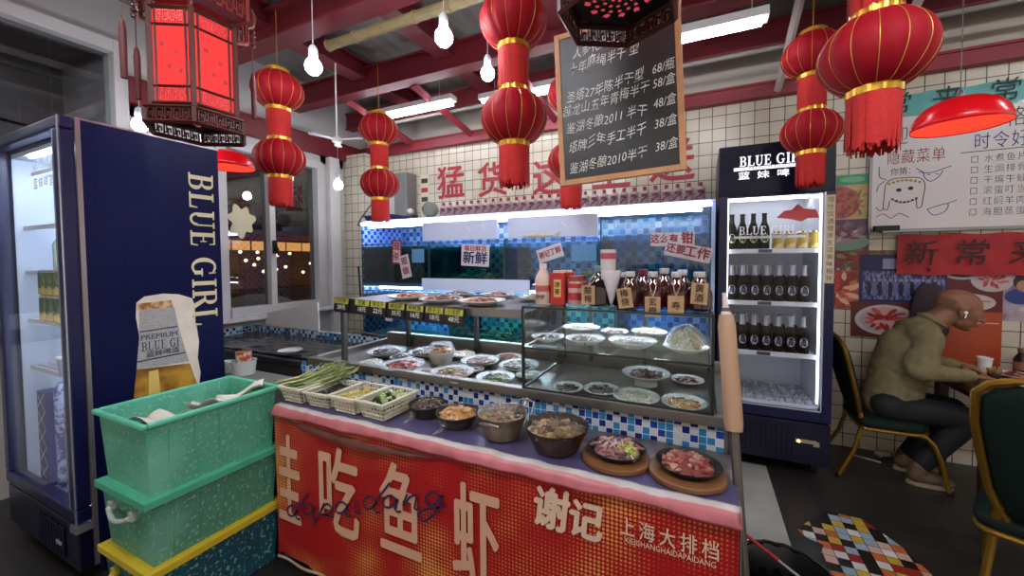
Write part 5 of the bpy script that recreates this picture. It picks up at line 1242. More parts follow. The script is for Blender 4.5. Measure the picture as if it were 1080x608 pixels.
# ================================================================ LANTERNS
def lathe_rib(M, prof, n, amp, ribs, m=0):
    vs = []; fs = []
    for r, z in prof:
        for k in range(n):
            a = 2*PI*k/n; q = r*(1-amp*abs(math.cos(ribs*a/2))**6); vs.append((q*math.cos(a), q*math.sin(a), z))
    for i in range(len(prof)-1):
        for k in range(n):
            k2 = (k+1) % n; fs.append((i*n+k, i*n+k2, (i+1)*n+k2, (i+1)*n+k))
    M.add(vs, fs, m)
def red_body_mat():
    m = mat('#93081a', .65, 0, 0, 8).copy(); b = m.node_tree.nodes['Principled BSDF']
    b.inputs['Specular IOR Level'].default_value = .2; return m
LRED = red_body_mat(); FRINGE = mat('#c4201c', .8, 0, .25, 120)
def lantern_string(loc, label, top=.5):
    t = thing('lantern_string', label, 'lantern', loc, 0, 'double red festive lanterns')
    R, H, P = .146, .222, .415       # body radius, height, pitch; origin = centre of lower body
    prof = [(.058 + (R-.058)*math.sin(PI*k/14)**.62, -H/2+H*k/14) for k in range(15)]
    for i, z0 in enumerate((0, P)):
        M = MB(); M.T = Matrix.Translation((0,0,z0)); lathe_rib(M, prof, 112, .035, 14); b = M.build('lantern_body', LRED, t, smooth=50)
        M = MB(); M.T = Matrix.Translation((0,0,z0))
        for k in range(14):
            a = 2*PI*(k+0)/14
            M.tube([((r+.0015)*math.cos(a), (r+.0015)*math.sin(a), z) for r, z in [(q*(1-.033), z) for q, z in prof]], .0011, 5)
        M.build('gold_rib', mat('#d8a850', .35, .5), b)
        for zz, rr in ((-H/2-.006, .068), (H/2+.006, .064)):
            M = MB(); M.T = Matrix.Translation((0,0,z0)); vs = []; n_ = 48
            for zt_ in (-.011, .011):
                for k in range(n_): a = 2*PI*k/n_; q = rr+(.002 if k % 4 < 2 else 0); vs.append((q*math.cos(a), q*math.sin(a), zz+zt_))
            M.add(vs, [(k, (k+1) % n_, n_+(k+1) % n_, n_+k) for k in range(n_)])
            M.build('gold_band', GOLD, t, smooth=0)
        M = MB(); rnd = random.Random(3+i); L_ = P-H-.03 if i else .165
        for ring in range(2):
            n_ = 64
            for k in range(n_):
                a = 2*PI*(k+.5*ring)/n_+rnd.uniform(-.01,.01); rr = .067-.006*ring; c, s_ = math.cos(a), math.sin(a); z1 = z0-H/2-.016; z2 = z1-L_*(1 if i else rnd.uniform(.88, 1.06)); w = .0034
                dx = rnd.uniform(-.003,.003)
                M.add([(rr*c-w*s_, rr*s_+w*c, z1), (rr*c+w*s_, rr*s_-w*c, z1), ((rr+dx)*c+w*s_, (rr+dx)*s_-w*c, z2), ((rr+dx)*c-w*s_, (rr+dx)*s_+w*c, z2)], [(0,1,2,3)])
        M.lathe([(.058, z0-H/2-.01), (.058, z0-H/2-.016-L_*.9)], 24, cap=False)
        M.build('fringe', FRINGE, t, smooth=0)
    M = MB(); M.lathe([(.058,.0),(.03,.012),(0,.016)], 20, (0,0,P+H/2+.014)).tube([(0,0,P+H/2+.02),(0,0,P+H/2+top)], .0025, 5); M.build('hanger', GOLD, t)
    return t
l0 = lantern_string((-.747, 1.554, 1.968), 'large double lantern string in the centre, left of the chalkboard', .38)
dup(l0, (-2.39, 1.60, 1.99), 'double lantern string in front of the left window')
dup(l0, (-2.26, 2.30, 1.942), 'farthest double lantern string, above the left end of the fish tanks')
dup(l0, (-.745, 2.37, 1.965), 'double lantern string mostly hidden behind the left edge of the chalkboard')
dup(l0, (.548, 2.64, 2.045), 'double lantern string in front of the far fridge header')
dup(l0, (.482, 1.565, 1.975), 'large near lantern at upper right, its lower body stretched wide before the whiteboard')
# ---- hexagonal wooden palace lanterns
WD = mat('#4c1a12', .4, 0, .3, 9); WD2 = mat('#6a2018', .45)
def fret(M, p0, ex, ez, w, h, n_, th=.004, m=0):
    """row of n_ square key motifs in the panel of width w and height h at p0"""
    p0, ex, ez = Vector(p0), Vector(ex), Vector(ez); s_ = w/n_; ny_ = ex.cross(ez)
    def bar(x0, x1, z0, z1):
        P_ = [p0+ex*x+ez*z+ny_*o for o in (-th/2, th/2) for x, z in ((x0,z0),(x1,z0),(x1,z1),(x0,z1))]
        M.add([tuple(q) for q in P_], [(0,1,2,3),(7,6,5,4),(0,4,5,1),(1,5,6,2),(2,6,7,3),(3,7,4,0)], m)
    t_ = h*.09
    for k in range(n_):
        a = k*s_
        for x0, x1, z0, z1 in ((.08,.92,.86,.97),(.08,.20,.1,.9),(.08,.75,.05,.16),(.64,.75,.1,.62),(.36,.75,.55,.66),(.36,.47,.32,.6),(.80,.92,.3,.9),(.80,1.08,.25,.35)):
            bar(a+x0*s_, a+x1*s_, z0*h, z1*h)
def palace(loc, label, rz):
    t = thing('palace_lantern', label, 'lantern', loc, rz)
    def hexp(r, k): a = PI/3*k; return Vector((r*math.cos(a), r*math.sin(a), 0))
    rb, rt, z0, z1 = .150, .150, -.02, .34
    def frame(r, za, zb, w, nm, mm):
        M = MB()
        for k in range(6):
            p, q = hexp(r, k), hexp(r, k+1)
            for z in (za, zb): M.tube([p+Vector((0,0,z)), q+Vector((0,0,z))], w, 4)
        return M
    M = frame(rb, z0, z1, .010, '', 0)
    for k in range(6): M.tube([hexp(rb, k)+Vector((0,0,z0-.02)), hexp(rb, k)+Vector((0,0,z1+.02))], .012, 4)
    for z in (z0+.065, z1-.065):
        for k in range(6): M.tube([hexp(rb, k)+Vector((0,0,z)), hexp(rb, k+1)+Vector((0,0,z))], .006, 4)
    for k in range(6):
        p, q = hexp(rb, k), hexp(rb, k+1); e = (q-p).normalized()
        for f in (.14, .86): M.tube([p+e*(.15*f)+Vector((0,0,z0)), p+e*(.15*f)+Vector((0,0,z1))], .005, 4)
    M.build('frame', WD, t, smooth=0)
    inner = rb*.97
    for k in range(6):
        p, q = hexp(inner, k), hexp(inner, k+1)
        M = MB(); M.quad(tuple(p+Vector((0,0,z0+.01))), tuple(q+Vector((0,0,z0+.01))), tuple(q+Vector((0,0,z1-.01))), tuple(p+Vector((0,0,z1-.01)))); pn = M.build('lit_panel', emi('#e83c3c', .62), t, smooth=0)
        e = (q-p).normalized()
        M = MB()
        o = p+(p+q).normalized()*.006
        fret(M, o+e*.024+Vector((0,0,z0+.012)), e, (0,0,1), .10, .045, 4, m=0); fret(M, o+e*.024+Vector((0,0,z1-.056)), e, (0,0,1), .10, .045, 4, m=0)
        M.build('fretwork', mat('#c23a3a', .5), pn, smooth=0)
        for (ch, fx, fz) in (('福', .28, .17), ('禄', .62, .14), ('寿', .45, .085), ('喜', .72, .07)):
            txt(ch, .018, mat('#6a0c10', .6), pn, o+e*(.15*fx)+Vector((0,0,z0+fz+.05)), e, (0,0,1), bold=.01)
    # flaring crown on top and valance below
    for (ra, rc, za, zb, nm) in ((.165, .205, z1+.03, z1+.12, 'crown'), (.150, .175, z0-.075, z0-.02, 'valance')):
        M = frame(rc, zb if nm == 'crown' else za+.0, zb, .009, '', 0)
        for k in range(6):
            p, q = hexp(rc, k), hexp(rc, k+1); e = (q-p).normalized(); L_ = (q-p).length
            fret(M, p+e*.01+Vector((0,0,za)), e, (0,0,1), L_-.02, zb-za, 5, .006)
            M.tube([hexp(rb, k)+Vector((0,0,zb if nm == 'valance' else z1+.01)), p+Vector((0,0,zb if nm == 'valance' else za))], .008, 4)
            M.tube([p+Vector((0,0,za)), p+Vector((0,0,zb))], .009, 4)
        M.build(nm, WD2 if nm == 'crown' else WD, t, smooth=0)
    M = MB(); M.poly([tuple(hexp(.178, k))[:2] for k in range(6)], (0,0,z0-.012), (1,0,0), (0,1,0), .006); M.build('base_board', mat('#15100f', .3), t, smooth=0)
    M = MB()
    for ring, (rr, cnt, s_) in enumerate(((.02, 6, .012), (.045, 12, .013), (.07, 16, .014), (.092, 12, .022))):
        for k in range(cnt):
            a = 2*PI*k/cnt+ring*.2; c, q = math.cos(a), math.sin(a)
            pts = [(-s_*.5,-s_*.2),(-s_*.1,-s_*.5),(s_*.5,-s_*.1),(s_*.2,s_*.2),(s_*.35,s_*.55),(-s_*.3,s_*.3)]
            M.poly([(x, -y) for x, y in pts], (rr*c, rr*q, z0-.0195), (c, q, 0), (q, -c, 0), 0)
    M.build('cut_out_pattern', emi('#d84a5c', .35), t, smooth=0)
    M = MB(); M.poly([tuple(hexp(.165, k))[:2] for k in range(6)], (0,0,z1+.03), (1,0,0), (0,1,0), .008); M.tube([(0,0,z1+.03),(0,0,3.0-loc[2])], .004, 6); M.build('top_board', WD, t, smooth=0)
    for k in (1, 3, 4):
        p = hexp(.225, k)
        M = MB(); M.tube([hexp(.2, k)+Vector((0,0,z1+.10)), p+Vector((0,0,z1+.12)), p*1.06+Vector((0,0,z1+.17)), p*1.01+Vector((0,0,z1+.20))], [.010,.012,.010,.006], 6)
        for j in range(4): M.ball(tuple(p*1.02+Vector((0,0,z1+.10-.022*j))), .012, 0, nz=.3, seed=j)
        M.tube([p+Vector((0,0,z1+.04)), p+Vector((0,0,z1-.10))], .0025, 4); M.build('corner_bracket', WD, t)
        M = MB(); M.lathe([(.003,z1-.09),(.008,z1-.10),(.009,z1-.115),(.011,z1-.13),(.010,z1-.30),(.0,z1-.30)], 10, tuple(p)); M.build('tassel', mat('#4a1414', .7), t)
    return t
palace((-1.90, .93, 1.975), 'hexagonal wooden lantern with glowing red panels above the near fridge', .52)
palace((-.228, 1.192, 2.165), 'hexagonal wooden lantern seen from below, in front of the chalkboard top', .52)
# ---- red plastic lampshades
def shade(loc, label, top):
    t = thing('red_lampshade', label, 'lamp', loc, 0, 'red dome pendant lamps')
    M = MB(); pr = [(.148,0),(.146,.02),(.135,.055),(.112,.085),(.08,.105),(.04,.116),(.014,.12)]
    M.lathe(pr, 40, cap=False); o = M.build('lamp_shade', mat('#d8101c', .25, trans=.3, coat=.3), t, solid=.002)
    M = MB(); M.lathe([(.145,.004),(.10,.006),(0,.008)], 32, cap=False); M.build('diffuser', emi('#f03a28', .75), t)
    M = MB(); M.lathe([(.014,.12),(.012,.14),(.005,.155),(0,.156)], 12); M.build('cap', STEEL, t)
    M = MB(); M.tube([(0,0,.15),(0,0,top)], .0022, 5); M.build('cord', mat('#6a5a58', .5), t)
shade((.965, 2.226, 1.885), 'bright red dome lampshade hanging before the whiteboard', 1.2)
shade((-2.92, 1.60, 1.985), 'red dome lampshade behind the top corner of the near fridge', 1.1)
shade((-4.45, .72, 2.42), 'orange-red lampshade added outside the upper left window, standing in for a reflection', .56)  # placed outside in place of a lampshade reflected in the window
# ================================================================ CHALKBOARD
cbd = thing('chalkboard', 'wood-framed black chalkboard with a handwritten drinks list hanging from the ceiling', 'chalkboard', (-.281, 1.50, 1.655), 0, None, (0, -.045, 0))
W_, H_ = .470, .60
M = MB(); M.bx(-W_/2, W_/2, .004, .016, 0, H_); M.build('slate', mat('#171514', .45), cbd, smooth=0)
M = MB(); f = .022; M.bx(-W_/2, -W_/2+f, 0, .022, 0, H_).bx(W_/2-f, W_/2, 0, .022, 0, H_).bx(-W_/2+f, W_/2-f, 0, .022, 0, f).bx(-W_/2+f, W_/2-f, 0, .022, H_-f, H_); M.build('wooden_frame', mat('#b07c50', .55, 0, .15, 20), cbd, smooth=0, bevel=.002)
M = MB(); M.tube([(-.15,.01,H_),(-.15,.01,1.1)], .0025, 5).tube([(.15,.01,H_),(.15,.01,1.1)], .0025, 5); M.build('hanging_wires', BLACK, cbd)
CH = mat('#d0ccc4', .9)
rows = [('人参花雕酒 型', '68/', .520), ('十年麻绳半干 型', '', .456), ('圣塔27年陈半干型', '68/瓶', .352), ('越龙山五年青梅半干', '58/盒', .300), ('鉴湖冬酿2011 半干', '48/盒', .228), ('塔牌三年手工半干', '38/盒', .155), ('鉴湖冬酿2010半干', '38/盒', .072)]
for a, b_, z in rows:
    txt(a, .048, CH, cbd, (-.048, .0035, z), shear=.3, bold=-.006, xs=.78, rot=.075, jitter=.45)
    if b_: txt(b_, .044, CH, cbd, (.168, .0035, z+.024), shear=.3, bold=-.006, xs=.78, rot=.10)

# ================================================================ RIGHT WALL: POSTERS, BANNERS, WHITEBOARD
YW = 3.449
def poster(x0, x1, z0, z1, label, m, cat='poster', y=0.0, nm='food_poster'):
    t = thing(nm, label, cat, ((x0+x1)/2, YW-.003-y, (z0+z1)/2)); t['w'] = x1-x0
    del t['w']
    M = MB(); M.bx(-(x1-x0)/2, (x1-x0)/2, 0, .002, -(z1-z0)/2, (z1-z0)/2); M.build('sheet', m, t, smooth=0); return t
def oval(t, cx, cz, rx, rz, m, d=.001, nm='printed_plate', n_=32, wob=0):
    M = MB(); M.poly([(cx+rx*math.cos(2*PI*k/n_)*(1+wob*math.sin(5*k)), cz+rz*math.sin(2*PI*k/n_)*(1+wob*math.cos(7*k))) for k in range(n_)], (0,-d,0), (1,0,0), (0,0,1)); return M.build(nm, m, t, smooth=0)
def slices(t, cx, cz, rx, rz, m, n_=26, seed=1, d=.0022, nm='printed_meat'):
    M = MB(); rnd = random.Random(seed)
    for k in range(n_):
        a = 2*PI*k/n_*2.4; q = math.sqrt((k+1)/n_)*.8; x, z = cx+rx*q*math.cos(a), cz+rz*q*math.sin(a); l = rnd.uniform(.2,.34); b = a+rnd.uniform(-.4,.4); c, s_ = math.cos(b), math.sin(b)
        pts = [(x+rx*l*(u*c-v*s_), z+rz*l*(u*s_+v*c)) for u, v in ((-1,-.2),(-.3,-.45),(.6,-.35),(1,0),(.5,.35),(-.4,.4))]
        M.poly(pts, (0,-d-.00002*k,0), (1,0,0), (0,0,1), 0, rnd.randrange(len(m)))
    return M.build(nm, m, t, smooth=0)
t = poster(.74, 1.06, 1.86, 1.93, 'thin strip of green poster above the round red dish poster', mat('#3c9468', .5))
oval(t, .06, 0, .07, .02, mat('#6ab48c', .5), nm='printed_leaf')
t = poster(.74, 1.06, 1.62, 1.86, 'poster of a round red dish on a yellow ground beside the far fridge', stain('#b89860', '#c8ac70', 14, .4, .6))
oval(t, -.02, .0, .13, .115, stain('#8c2c28', '#b8584c', 30, .45, .55, .4), wob=.03)
slices(t, .09, 0, .06, .1, pal('#8a6a30', '#a88848'), 8, 5, nm='printed_nuts')
t = poster(.74, 1.06, 1.40, 1.62, 'poster with a pale green bowl on purple ground, below the round red dish', stain('#5a3a4c', '#8a6a80', 16, .45, .6))
oval(t, .02, -.05, .14, .06, mat('#7a9a84', .4)); slices(t, .02, -.01, .12, .06, pal('#7a3440', '#a88890', '#c0b0b4'), 18, 2)
t = poster(.74, 1.20, 1.261, 1.40, 'poster of red sauce and leaves below the pale green bowl', stain('#7a2430', '#5a6a3c', 16, .45, .6, h3='#b89098', scale3=24))
slices(t, 0, 0, .18, .06, pal('#a82c30', '#7a3a44', '#8a8a5c'), 16, 8)
t = poster(.74, 1.03, .99, 1.26, 'poster filled with red boiled crabs', stain('#7a2418', '#b86a3c', 16, .4, .6))
slices(t, 0, 0, .14, .13, pal('#b0381e', '#c86848', '#d8a888', '#8a2014'), 46, 3, nm='printed_crabs')
t = poster(1.01, 1.46, 1.045, 1.37, 'dark blue poster with a group photo of people', mat('#1c1c50', .5), y=.003, nm='group_photo_poster')
MB().bx(-.205, .215, -.001, 0, -.145, .05).build('printed_photo', stain('#262c60', '#7a7ea8', 26, .45, .6, stretch=(3,1,1)), t, smooth=0)
M = MB()
for k in range(13):
    x = -.17+.028*k; M.poly([(x-.01,-.12),(x+.01,-.12),(x+.012,-.04),(x+.006,-.02),(x-.006,-.02),(x-.012,-.04)], (0,-.0016,0), (1,0,0), (0,0,1), 0, k % 2)
    M.poly([(x+.007*math.cos(a), -.012+.009*math.sin(a)) for a in [2*PI*q/8 for q in range(8)]], (0,-.0016,0), (1,0,0), (0,0,1), 0, 2)
M.build('printed_people', pal('#12122a', '#5a6090', '#a08880'), t, smooth=0)
MB().bx(-.10, .0, -.001, 0, .065, .135).build('printed_text_block', mat('#8a90b0', .5), t, smooth=0)
t = poster(.97, 1.40, .80, 1.045, 'poster of a white plate of red sliced meat behind the seated man', mat('#5a1c18', .5), y=.0055)
oval(t, -.03, 0, .165, .105, mat('#b8b0b0', .4)); oval(t, -.03, 0, .14, .085, mat('#a89c9c', .4), .0015); slices(t, -.03, 0, .135, .085, pal('#a82420', '#c04c44', '#8a1a1a', '#d09088'), 34, 4)
t = poster(1.46, 1.72, 1.0, 1.30, 'poster with white bowls of sauce and red meat above the man', mat('#5a1418', .5))
oval(t, -.06, .10, .09, .045, mat('#a8a0a0')); oval(t, -.06, .10, .07, .03, mat('#3a2018'), .0016); oval(t, .08, .06, .10, .08, mat('#b0a4a4'), .0012); slices(t, .08, .06, .075, .06, pal('#a83030', '#c05a54'), 16, 6)
oval(t, -.02, -.09, .12, .055, mat('#b8b0b0')); slices(t, -.02, -.09, .10, .045, pal('#a83c38', '#c86c64', '#d09a90'), 20, 7)
t = poster(1.72, 2.0, .95, 1.30, 'poster photo of a dark-haired child in blue at a table, right edge', stain('#7a6470', '#a89aa4', 8, .4, .6), nm='photo_poster')
oval(t, -.06, .07, .04, .045, mat('#241c20'), .0016, 'printed_hair'); oval(t, -.055, .045, .03, .035, mat('#a87860'), .002, 'printed_face'); oval(t, -.06, -.02, .075, .05, mat('#2c3478'), .0014, 'printed_shirt'); oval(t, .02, -.10, .09, .025, mat('#c0b8b8'), .0024)
t = poster(1.44, 1.72, .66, 1.00, 'plain orange poster with a thin white line behind the table', mat('#a8401c', .45), y=.002, nm='orange_poster')
MB().bx(-.06, .125, -.001, 0, .098, .104).build('printed_line', mat('#d8b0a0'), t, smooth=0)
ct_ = thing('hanging_coat', 'dark brownish coat hanging on the wall behind the man', 'coat', (1.36, 3.40, .96))
M = MB(); M.lathe([(.02,.22),(.05,.20),(.08,.14),(.095,.04),(.10,-.10),(.08,-.14)], 20, sx=1, sy=.3); M.v = [(x+.012*noise.noise(Vector((x*20,y*20,z*8))), y, z) for x, y, z in M.v]; M.build('body', mat('#33262c', .8), ct_)
M = MB(); M.tube([(0,.03,.29),(0,.01,.31),(0,.04,.33)], .005, 6); M.build('hook', STEEL, ct_)
# whiteboard
wb = thing('whiteboard', 'large whiteboard with a hand-drawn smiling ox and a dish list', 'whiteboard', (1.055, 3.425, 1.535))
M = MB(); M.bx(0, 1.35, 0, .018, 0, .75); M.build('board', mat('#cdc7c4', .3), wb, smooth=0)
M = MB(); M.bx(-.01, 1.36, -.004, .022, -.012, .006).bx(-.01, 1.36, -.004, .022, .744, .762).bx(-.01, .006, -.004, .022, 0, .75).bx(1.344, 1.36, -.004, .022, 0, .75); M.build('frame', mat('#8d8a8c', .35, .6), wb, smooth=0)
M = MB(); M.bx(.05, .45, -.06, -.004, -.016, -.008); M.build('tray', mat('#a09ca0', .35, .5), wb, smooth=0)
INKB, INKR, INKU = mat('#262a33', .7), mat('#8e2430', .7), mat('#1f2c70', .7)
txt('隐藏菜单', .10, INKR, wb, (.225, -.001, .475), bold=-.008, xs=.72, spacing=1.08)
txt('你猜：', .055, INKB, wb, (.165, -.001, .385), bold=-.008, xs=.8)
txt('时令好菜', .11, INKU, wb, (.66, -.001, .53), bold=-.008, xs=.72, spacing=1.1)
txt('迎', .13, INKB, wb, (.14, -.001, .615), bold=-.012, xs=.75); txt('格', .13, INKB, wb, (.68, -.001, .66), bold=-.012, xs=.75)
for k, s_ in enumerate(['水煮鱼片', '生焗排骨', '干煸牛蛙', '滚蛋叮当', '红焖羊肉', '海胆蒸蛋']): txt('□ '+s_, .055, INKB, wb, (.61, -.001, .425-.066*k), bold=-.012, spacing=1.2, xs=.8)
M = MB(); A = dict(o=(0, -.0015, 0), ex=(1,0,0), ey=(0,0,1), w=.0045)
for pts, m_, n_ in (([(.075,.30),(.10,.335),(.17,.345),(.25,.335),(.275,.29),(.27,.22),(.262,.15)], 0, 5), ([(.075,.30),(.07,.22),(.068,.15),(.09,.14),(.10,.20)], 0, 4), ([(.235,.20),(.24,.14),(.262,.15)], 0, 3),
    ([(.24,.375),(.30,.365),(.36,.385),(.40,.40)], 2, 4), ([(.23,.40),(.265,.37),(.27,.34),(.30,.31),(.34,.335),(.36,.375)], 2, 4), ([(.285,.355),(.30,.352)], 0, 1), ([(.325,.355),(.34,.352)], 0, 1),
    ([(.07,.33),(.04,.30),(.03,.26)], 0, 4), ([(.04,.43),(.045,.36),(.08,.34)], 0, 4), ([(.105,.215),(.14,.185),(.19,.18),(.235,.20)], 0, 5),
    ([(.29,.13),(.32,.09),(.375,.11),(.385,.16),(.29,.13)], 2, 4), ([(.385,.16),(.43,.18)], 2, 1), ([(.03,.09),(.07,.11),(.11,.08),(.15,.11),(.20,.08)], 1, 5), ([(.03,.16),(.05,.13),(.07,.15)], 1, 4), ([(.44,.475),(.80,.48)], 0, 1)):
    stroke(M, pts, m=m_, n=n_, **A)
for x, z, m_ in ((.145,.265,0),(.205,.272,0)): M.poly([(x+.014*math.cos(2*PI*k/12), z+.012*math.sin(2*PI*k/12)) for k in range(12)], (0,-.0018,0), (1,0,0), (0,0,1), 0, m_)
for k in range(8): x, z = .095+.022*k, .31+.018*math.sin(PI*k/7); M.poly([(x+.009*math.cos(2*PI*q/8), z+.008*math.sin(2*PI*q/8)) for q in range(8)], (0,-.002,0), (1,0,0), (0,0,1), 0, 3)
for k in range(7): x, z = .115+.02*k, .205-.022*math.sin(PI*k/6); M.poly([(x+.008*math.cos(2*PI*q/8), z+.007*math.sin(2*PI*q/8)) for q in range(8)], (0,-.0022,0), (1,0,0), (0,0,1), 0, (1, 0)[k % 2])
M.build('ox_drawing', [INKB, INKR, INKU, mat('#b08a30', .6)], wb, smooth=0)
t = thing('board_eraser', 'black eraser resting on the lower left edge of the whiteboard', 'eraser', (1.13, 3.39, 1.528))
M = MB(); M.bx(-.065, .065, -.02, .018, 0, .035); M.build('body', mat('#141214', .6), t, smooth=0, bevel=.004)
M = MB(); M.bx(-.063, .063, -.019, .017, -.0, .006); M.build('felt', mat('#3a3638', .9), t, smooth=0)
def cloth_banner(name, label, x0, x1, z0, z1, m, chars, ink, hs, y=.03, tilt=0, xs=1):
    t = thing(name, label, 'banner', (x0, YW-y, z0)); M = MB(); nx = 50; nz_ = 6
    for i in range(nx+1):
        for k in range(nz_+1):
            x = (x1-x0)*i/nx; zz = (z1-z0)*k/nz_; M.v.append((x, .006*math.sin(i*.5)+.004*math.sin(i*1.1+k), zz+tilt*x+.004*math.sin(i*.6)))
    M.f = [(i*(nz_+1)+k, (i+1)*(nz_+1)+k, (i+1)*(nz_+1)+k+1, i*(nz_+1)+k+1) for i in range(nx) for k in range(nz_)]; M.mi = [0]*len(M.f)
    M.build('cloth', m, t, smooth=60)
    for ch, x in chars: txt(ch, hs, ink, t, (x, -.013, (z1-z0)/2+tilt*x), bold=.0, xs=xs, shear=.1)
    return t
cloth_banner('red_cloth_banner', 'red cloth banner with black brush characters under the whiteboard', 1.20, 2.30, 1.235, 1.50, mat('#a3131c', .6, 0, .15, 5), [('新',.11), ('常',.35), ('来',.60), ('常',.86)], mat('#1a1012', .6), .175)
cloth_banner('teal_cloth_banner', 'pale teal cloth banner with black characters above the whiteboard', 1.08, 2.30, 2.285, 2.425, mat('#5aa8a0', .5, 0, .15, 5), [('常',.09), ('来',.33), ('常',.59), ('来',.86)], mat('#1a2020', .6), .15)
# ================================================================ DINING SIDE
def chair(loc, rz, label):
    t = thing('banquet_chair', label, 'chair', loc, rz, 'green and gold banquet chairs')
    GREEN = mat('#0a1c16', .8, 0, .25, 20, spec=.2)
    sw, sd, sz = .36, .34, .375
    def rr(w, d, n_=8, rf=.12, rb=.05):
        pts = []
        for cx, cy, r, a0 in ((w/2-rf, d/2-rf, rf, 0), (-w/2+rf, d/2-rf, rf, PI/2), (-w/2+rb, -d/2+rb, rb, PI), (w/2-rb, -d/2+rb, rb, 1.5*PI)):
            for k in range(n_+1): a = a0+PI/2*k/n_; pts.append((cx+r*math.cos(a), cy+r*math.sin(a)))
        return pts
    M = MB(); pts = rr(sw, sd); n_ = len(pts); vs = []
    rings = [(.97, sz-.045), (1.0, sz-.035), (1.02, sz-.015), (.96, sz), (.75, sz+.010), (.4, sz+.014)]
    for s_, z in rings: vs += [(x*s_, y*s_, z) for x, y in pts]
    fs = [(i*n_+k, i*n_+(k+1) % n_, (i+1)*n_+(k+1) % n_, (i+1)*n_+k) for i in range(len(rings)-1) for k in range(n_)]
    fs += [tuple(reversed(range(n_))), tuple((len(rings)-1)*n_+k for k in range(n_))]
    M.add(vs, fs); M.build('seat', GREEN, t, smooth=60)
    M = MB(); M.tube([(x*.97, y*.97, sz-.052) for x, y in pts+[pts[0]]], .011, 8); M.build('seat_frame', GOLDTUBE, t)
    # back: outline in local (u, v), leaning backwards
    def bp(u, v, o=0): f_ = (v-sz)/(.84-sz); return (u, -.155-.115*f_+o, v)
    out = []
    for v, u in ((sz-.015,.105),(sz+.03,.128),(sz+.10,.150),(sz+.22,.168),(sz+.33,.182),(.80,.180),(.835,.150),(.855,.100),(.862,.04)): out.append((u, v))
    full = out+[(-u, v) for u, v in reversed(out)]
    M = MB(); n_ = len(full)
    for o, s_ in ((-.012,.86),(-.020,.80),(.016,.86),(.030,.76)):
        pass
    cxv = sz+.27
    def ring(s_, o): return [bp(u*s_, cxv+(v-cxv)*s_, o) for u, v in full]
    R_ = [ring(.70,-.026), ring(.88,-.018), ring(.93,0), ring(.88,.024), ring(.70,.034)]
    vs = [p for r in R_ for p in r]; fs = [(i*n_+k, (i+1)*n_+k, (i+1)*n_+(k+1) % n_, i*n_+(k+1) % n_) for i in range(4) for k in range(n_)]
    fs += [tuple(range(n_)), tuple(reversed(range(4*n_, 5*n_)))]
    M.add(vs, fs); M.build('backrest', GREEN, t, smooth=60)
    M = MB(); M.tube([bp(u, v) for u, v in full], .0125, 8).tube([bp(full[0][0], full[0][1]), bp(full[-1][0], full[-1][1])], .011, 8); M.build('back_frame', GOLDTUBE, t)
    for s_ in (-1, 1):
        M = MB(); M.tube([bp(s_*.125, sz+.045), (s_*.135, -.15, sz-.03), (s_*.15, -.19, .18), (s_*.175, -.275, .004)], [.013,.013,.012,.011], 8)
        l = M.build('leg', GOLDTUBE, t); MB().lathe([(.0,0),(.014,0),(.013,.02)], 10, (s_*.175, -.275, 0)).build('rubber_foot', BLACK, l)
        M = MB(); M.tube([(s_*.15, .02, sz-.055), (s_*.155, .13, sz-.06), (s_*.158, .165, sz-.10), (s_*.16, .20, .18), (s_*.165, .235, .004)], [.012,.013,.013,.012,.011], 8)
        l = M.build('leg', GOLDTUBE, t); MB().lathe([(.0,0),(.014,0),(.013,.02)], 10, (s_*.165, .235, 0)).build('rubber_foot', BLACK, l)
    return t
chair((1.06, 3.12, 0), -PI/2, 'gold-framed green chair the man sits on, seen from its side')
c2_ = chair((1.19, 2.04, 0), math.radians(-28), 'gold-framed green padded chair in the right foreground, its back to the viewer'); c2_.scale = (1.1, 1.1, 1.1)
tb_ = thing('dining_table', 'dark wooden dining table with plates at the right edge', 'table', (1.95, 3.08, 0))
M = MB(); M.bx(-.62, .62, -.26, .30, .615, .65); M.build('table_top', mat('#4a2c1c', .3, 0, .3, 8), tb_, smooth=0, bevel=.006)
M = MB(); M.bx(-.58, .58, -.22, .26, .57, .615); M.build('apron', mat('#2a1810', .5), tb_, smooth=0)
for x in (-.55, .55):
    for y in (-.2, .24): MB().bx(x-.025, x+.025, y-.025, y+.025, 0, .57).build('leg', mat('#2a1810', .5), tb_, smooth=0, bevel=.003)
TZ = .6505
plate((1.66, 3.20, TZ), .085, 'meat', 'white plate of food beyond the white cup on the dining table', 'plates on the dining table', 201, wrap=False)
plate((1.62, 3.02, TZ), .075, 'squid', 'white plate in the middle of the dining table edge', 'plates on the dining table', 202, wrap=False, hf=.12)
plate((1.60, 2.895, TZ), .07, 'white', 'near white plate at the right edge of the photo on the dining table', 'plates on the dining table', 203, wrap=False, hf=.08)
plate((1.49, 3.25, TZ), .07, 'noodle', 'white plate just beyond the man\'s hand', 'plates on the dining table', 204, wrap=False, hf=.2)
t = thing('paper_cup', 'white cup standing on the table beyond the man\'s hand', 'cup', (1.58, 3.30, TZ))
M = MB(); M.lathe([(0,0),(.026,0),(.033,.085),(.034,.088),(.031,.088),(.025,.004)], 20, cap=False); M.build('cup', WHITE, t)
M = MB(); M.lathe([(.0345,.082),(.0355,.086),(.0345,.090)], 20, cap=False); M.build('rim', WHITE, t)
t = thing('drinking_glass', 'small tan-tinted drinking glass by the man\'s fingers', 'glass', (1.50, 3.05, TZ))
M = MB(); M.lathe([(0,0),(.024,0),(.030,.075),(.028,.075),(.022,.006),(0,.006)], 20, cap=False); M.build('glass', film('#e8dcc0', gloss=.15, rough=.05), t)
M = MB(); M.lathe([(0,.008),(.022,.008),(.026,.045),(0,.045)], 18); M.build('drink', film('#c8a870', gloss=.05, rough=.1), t)
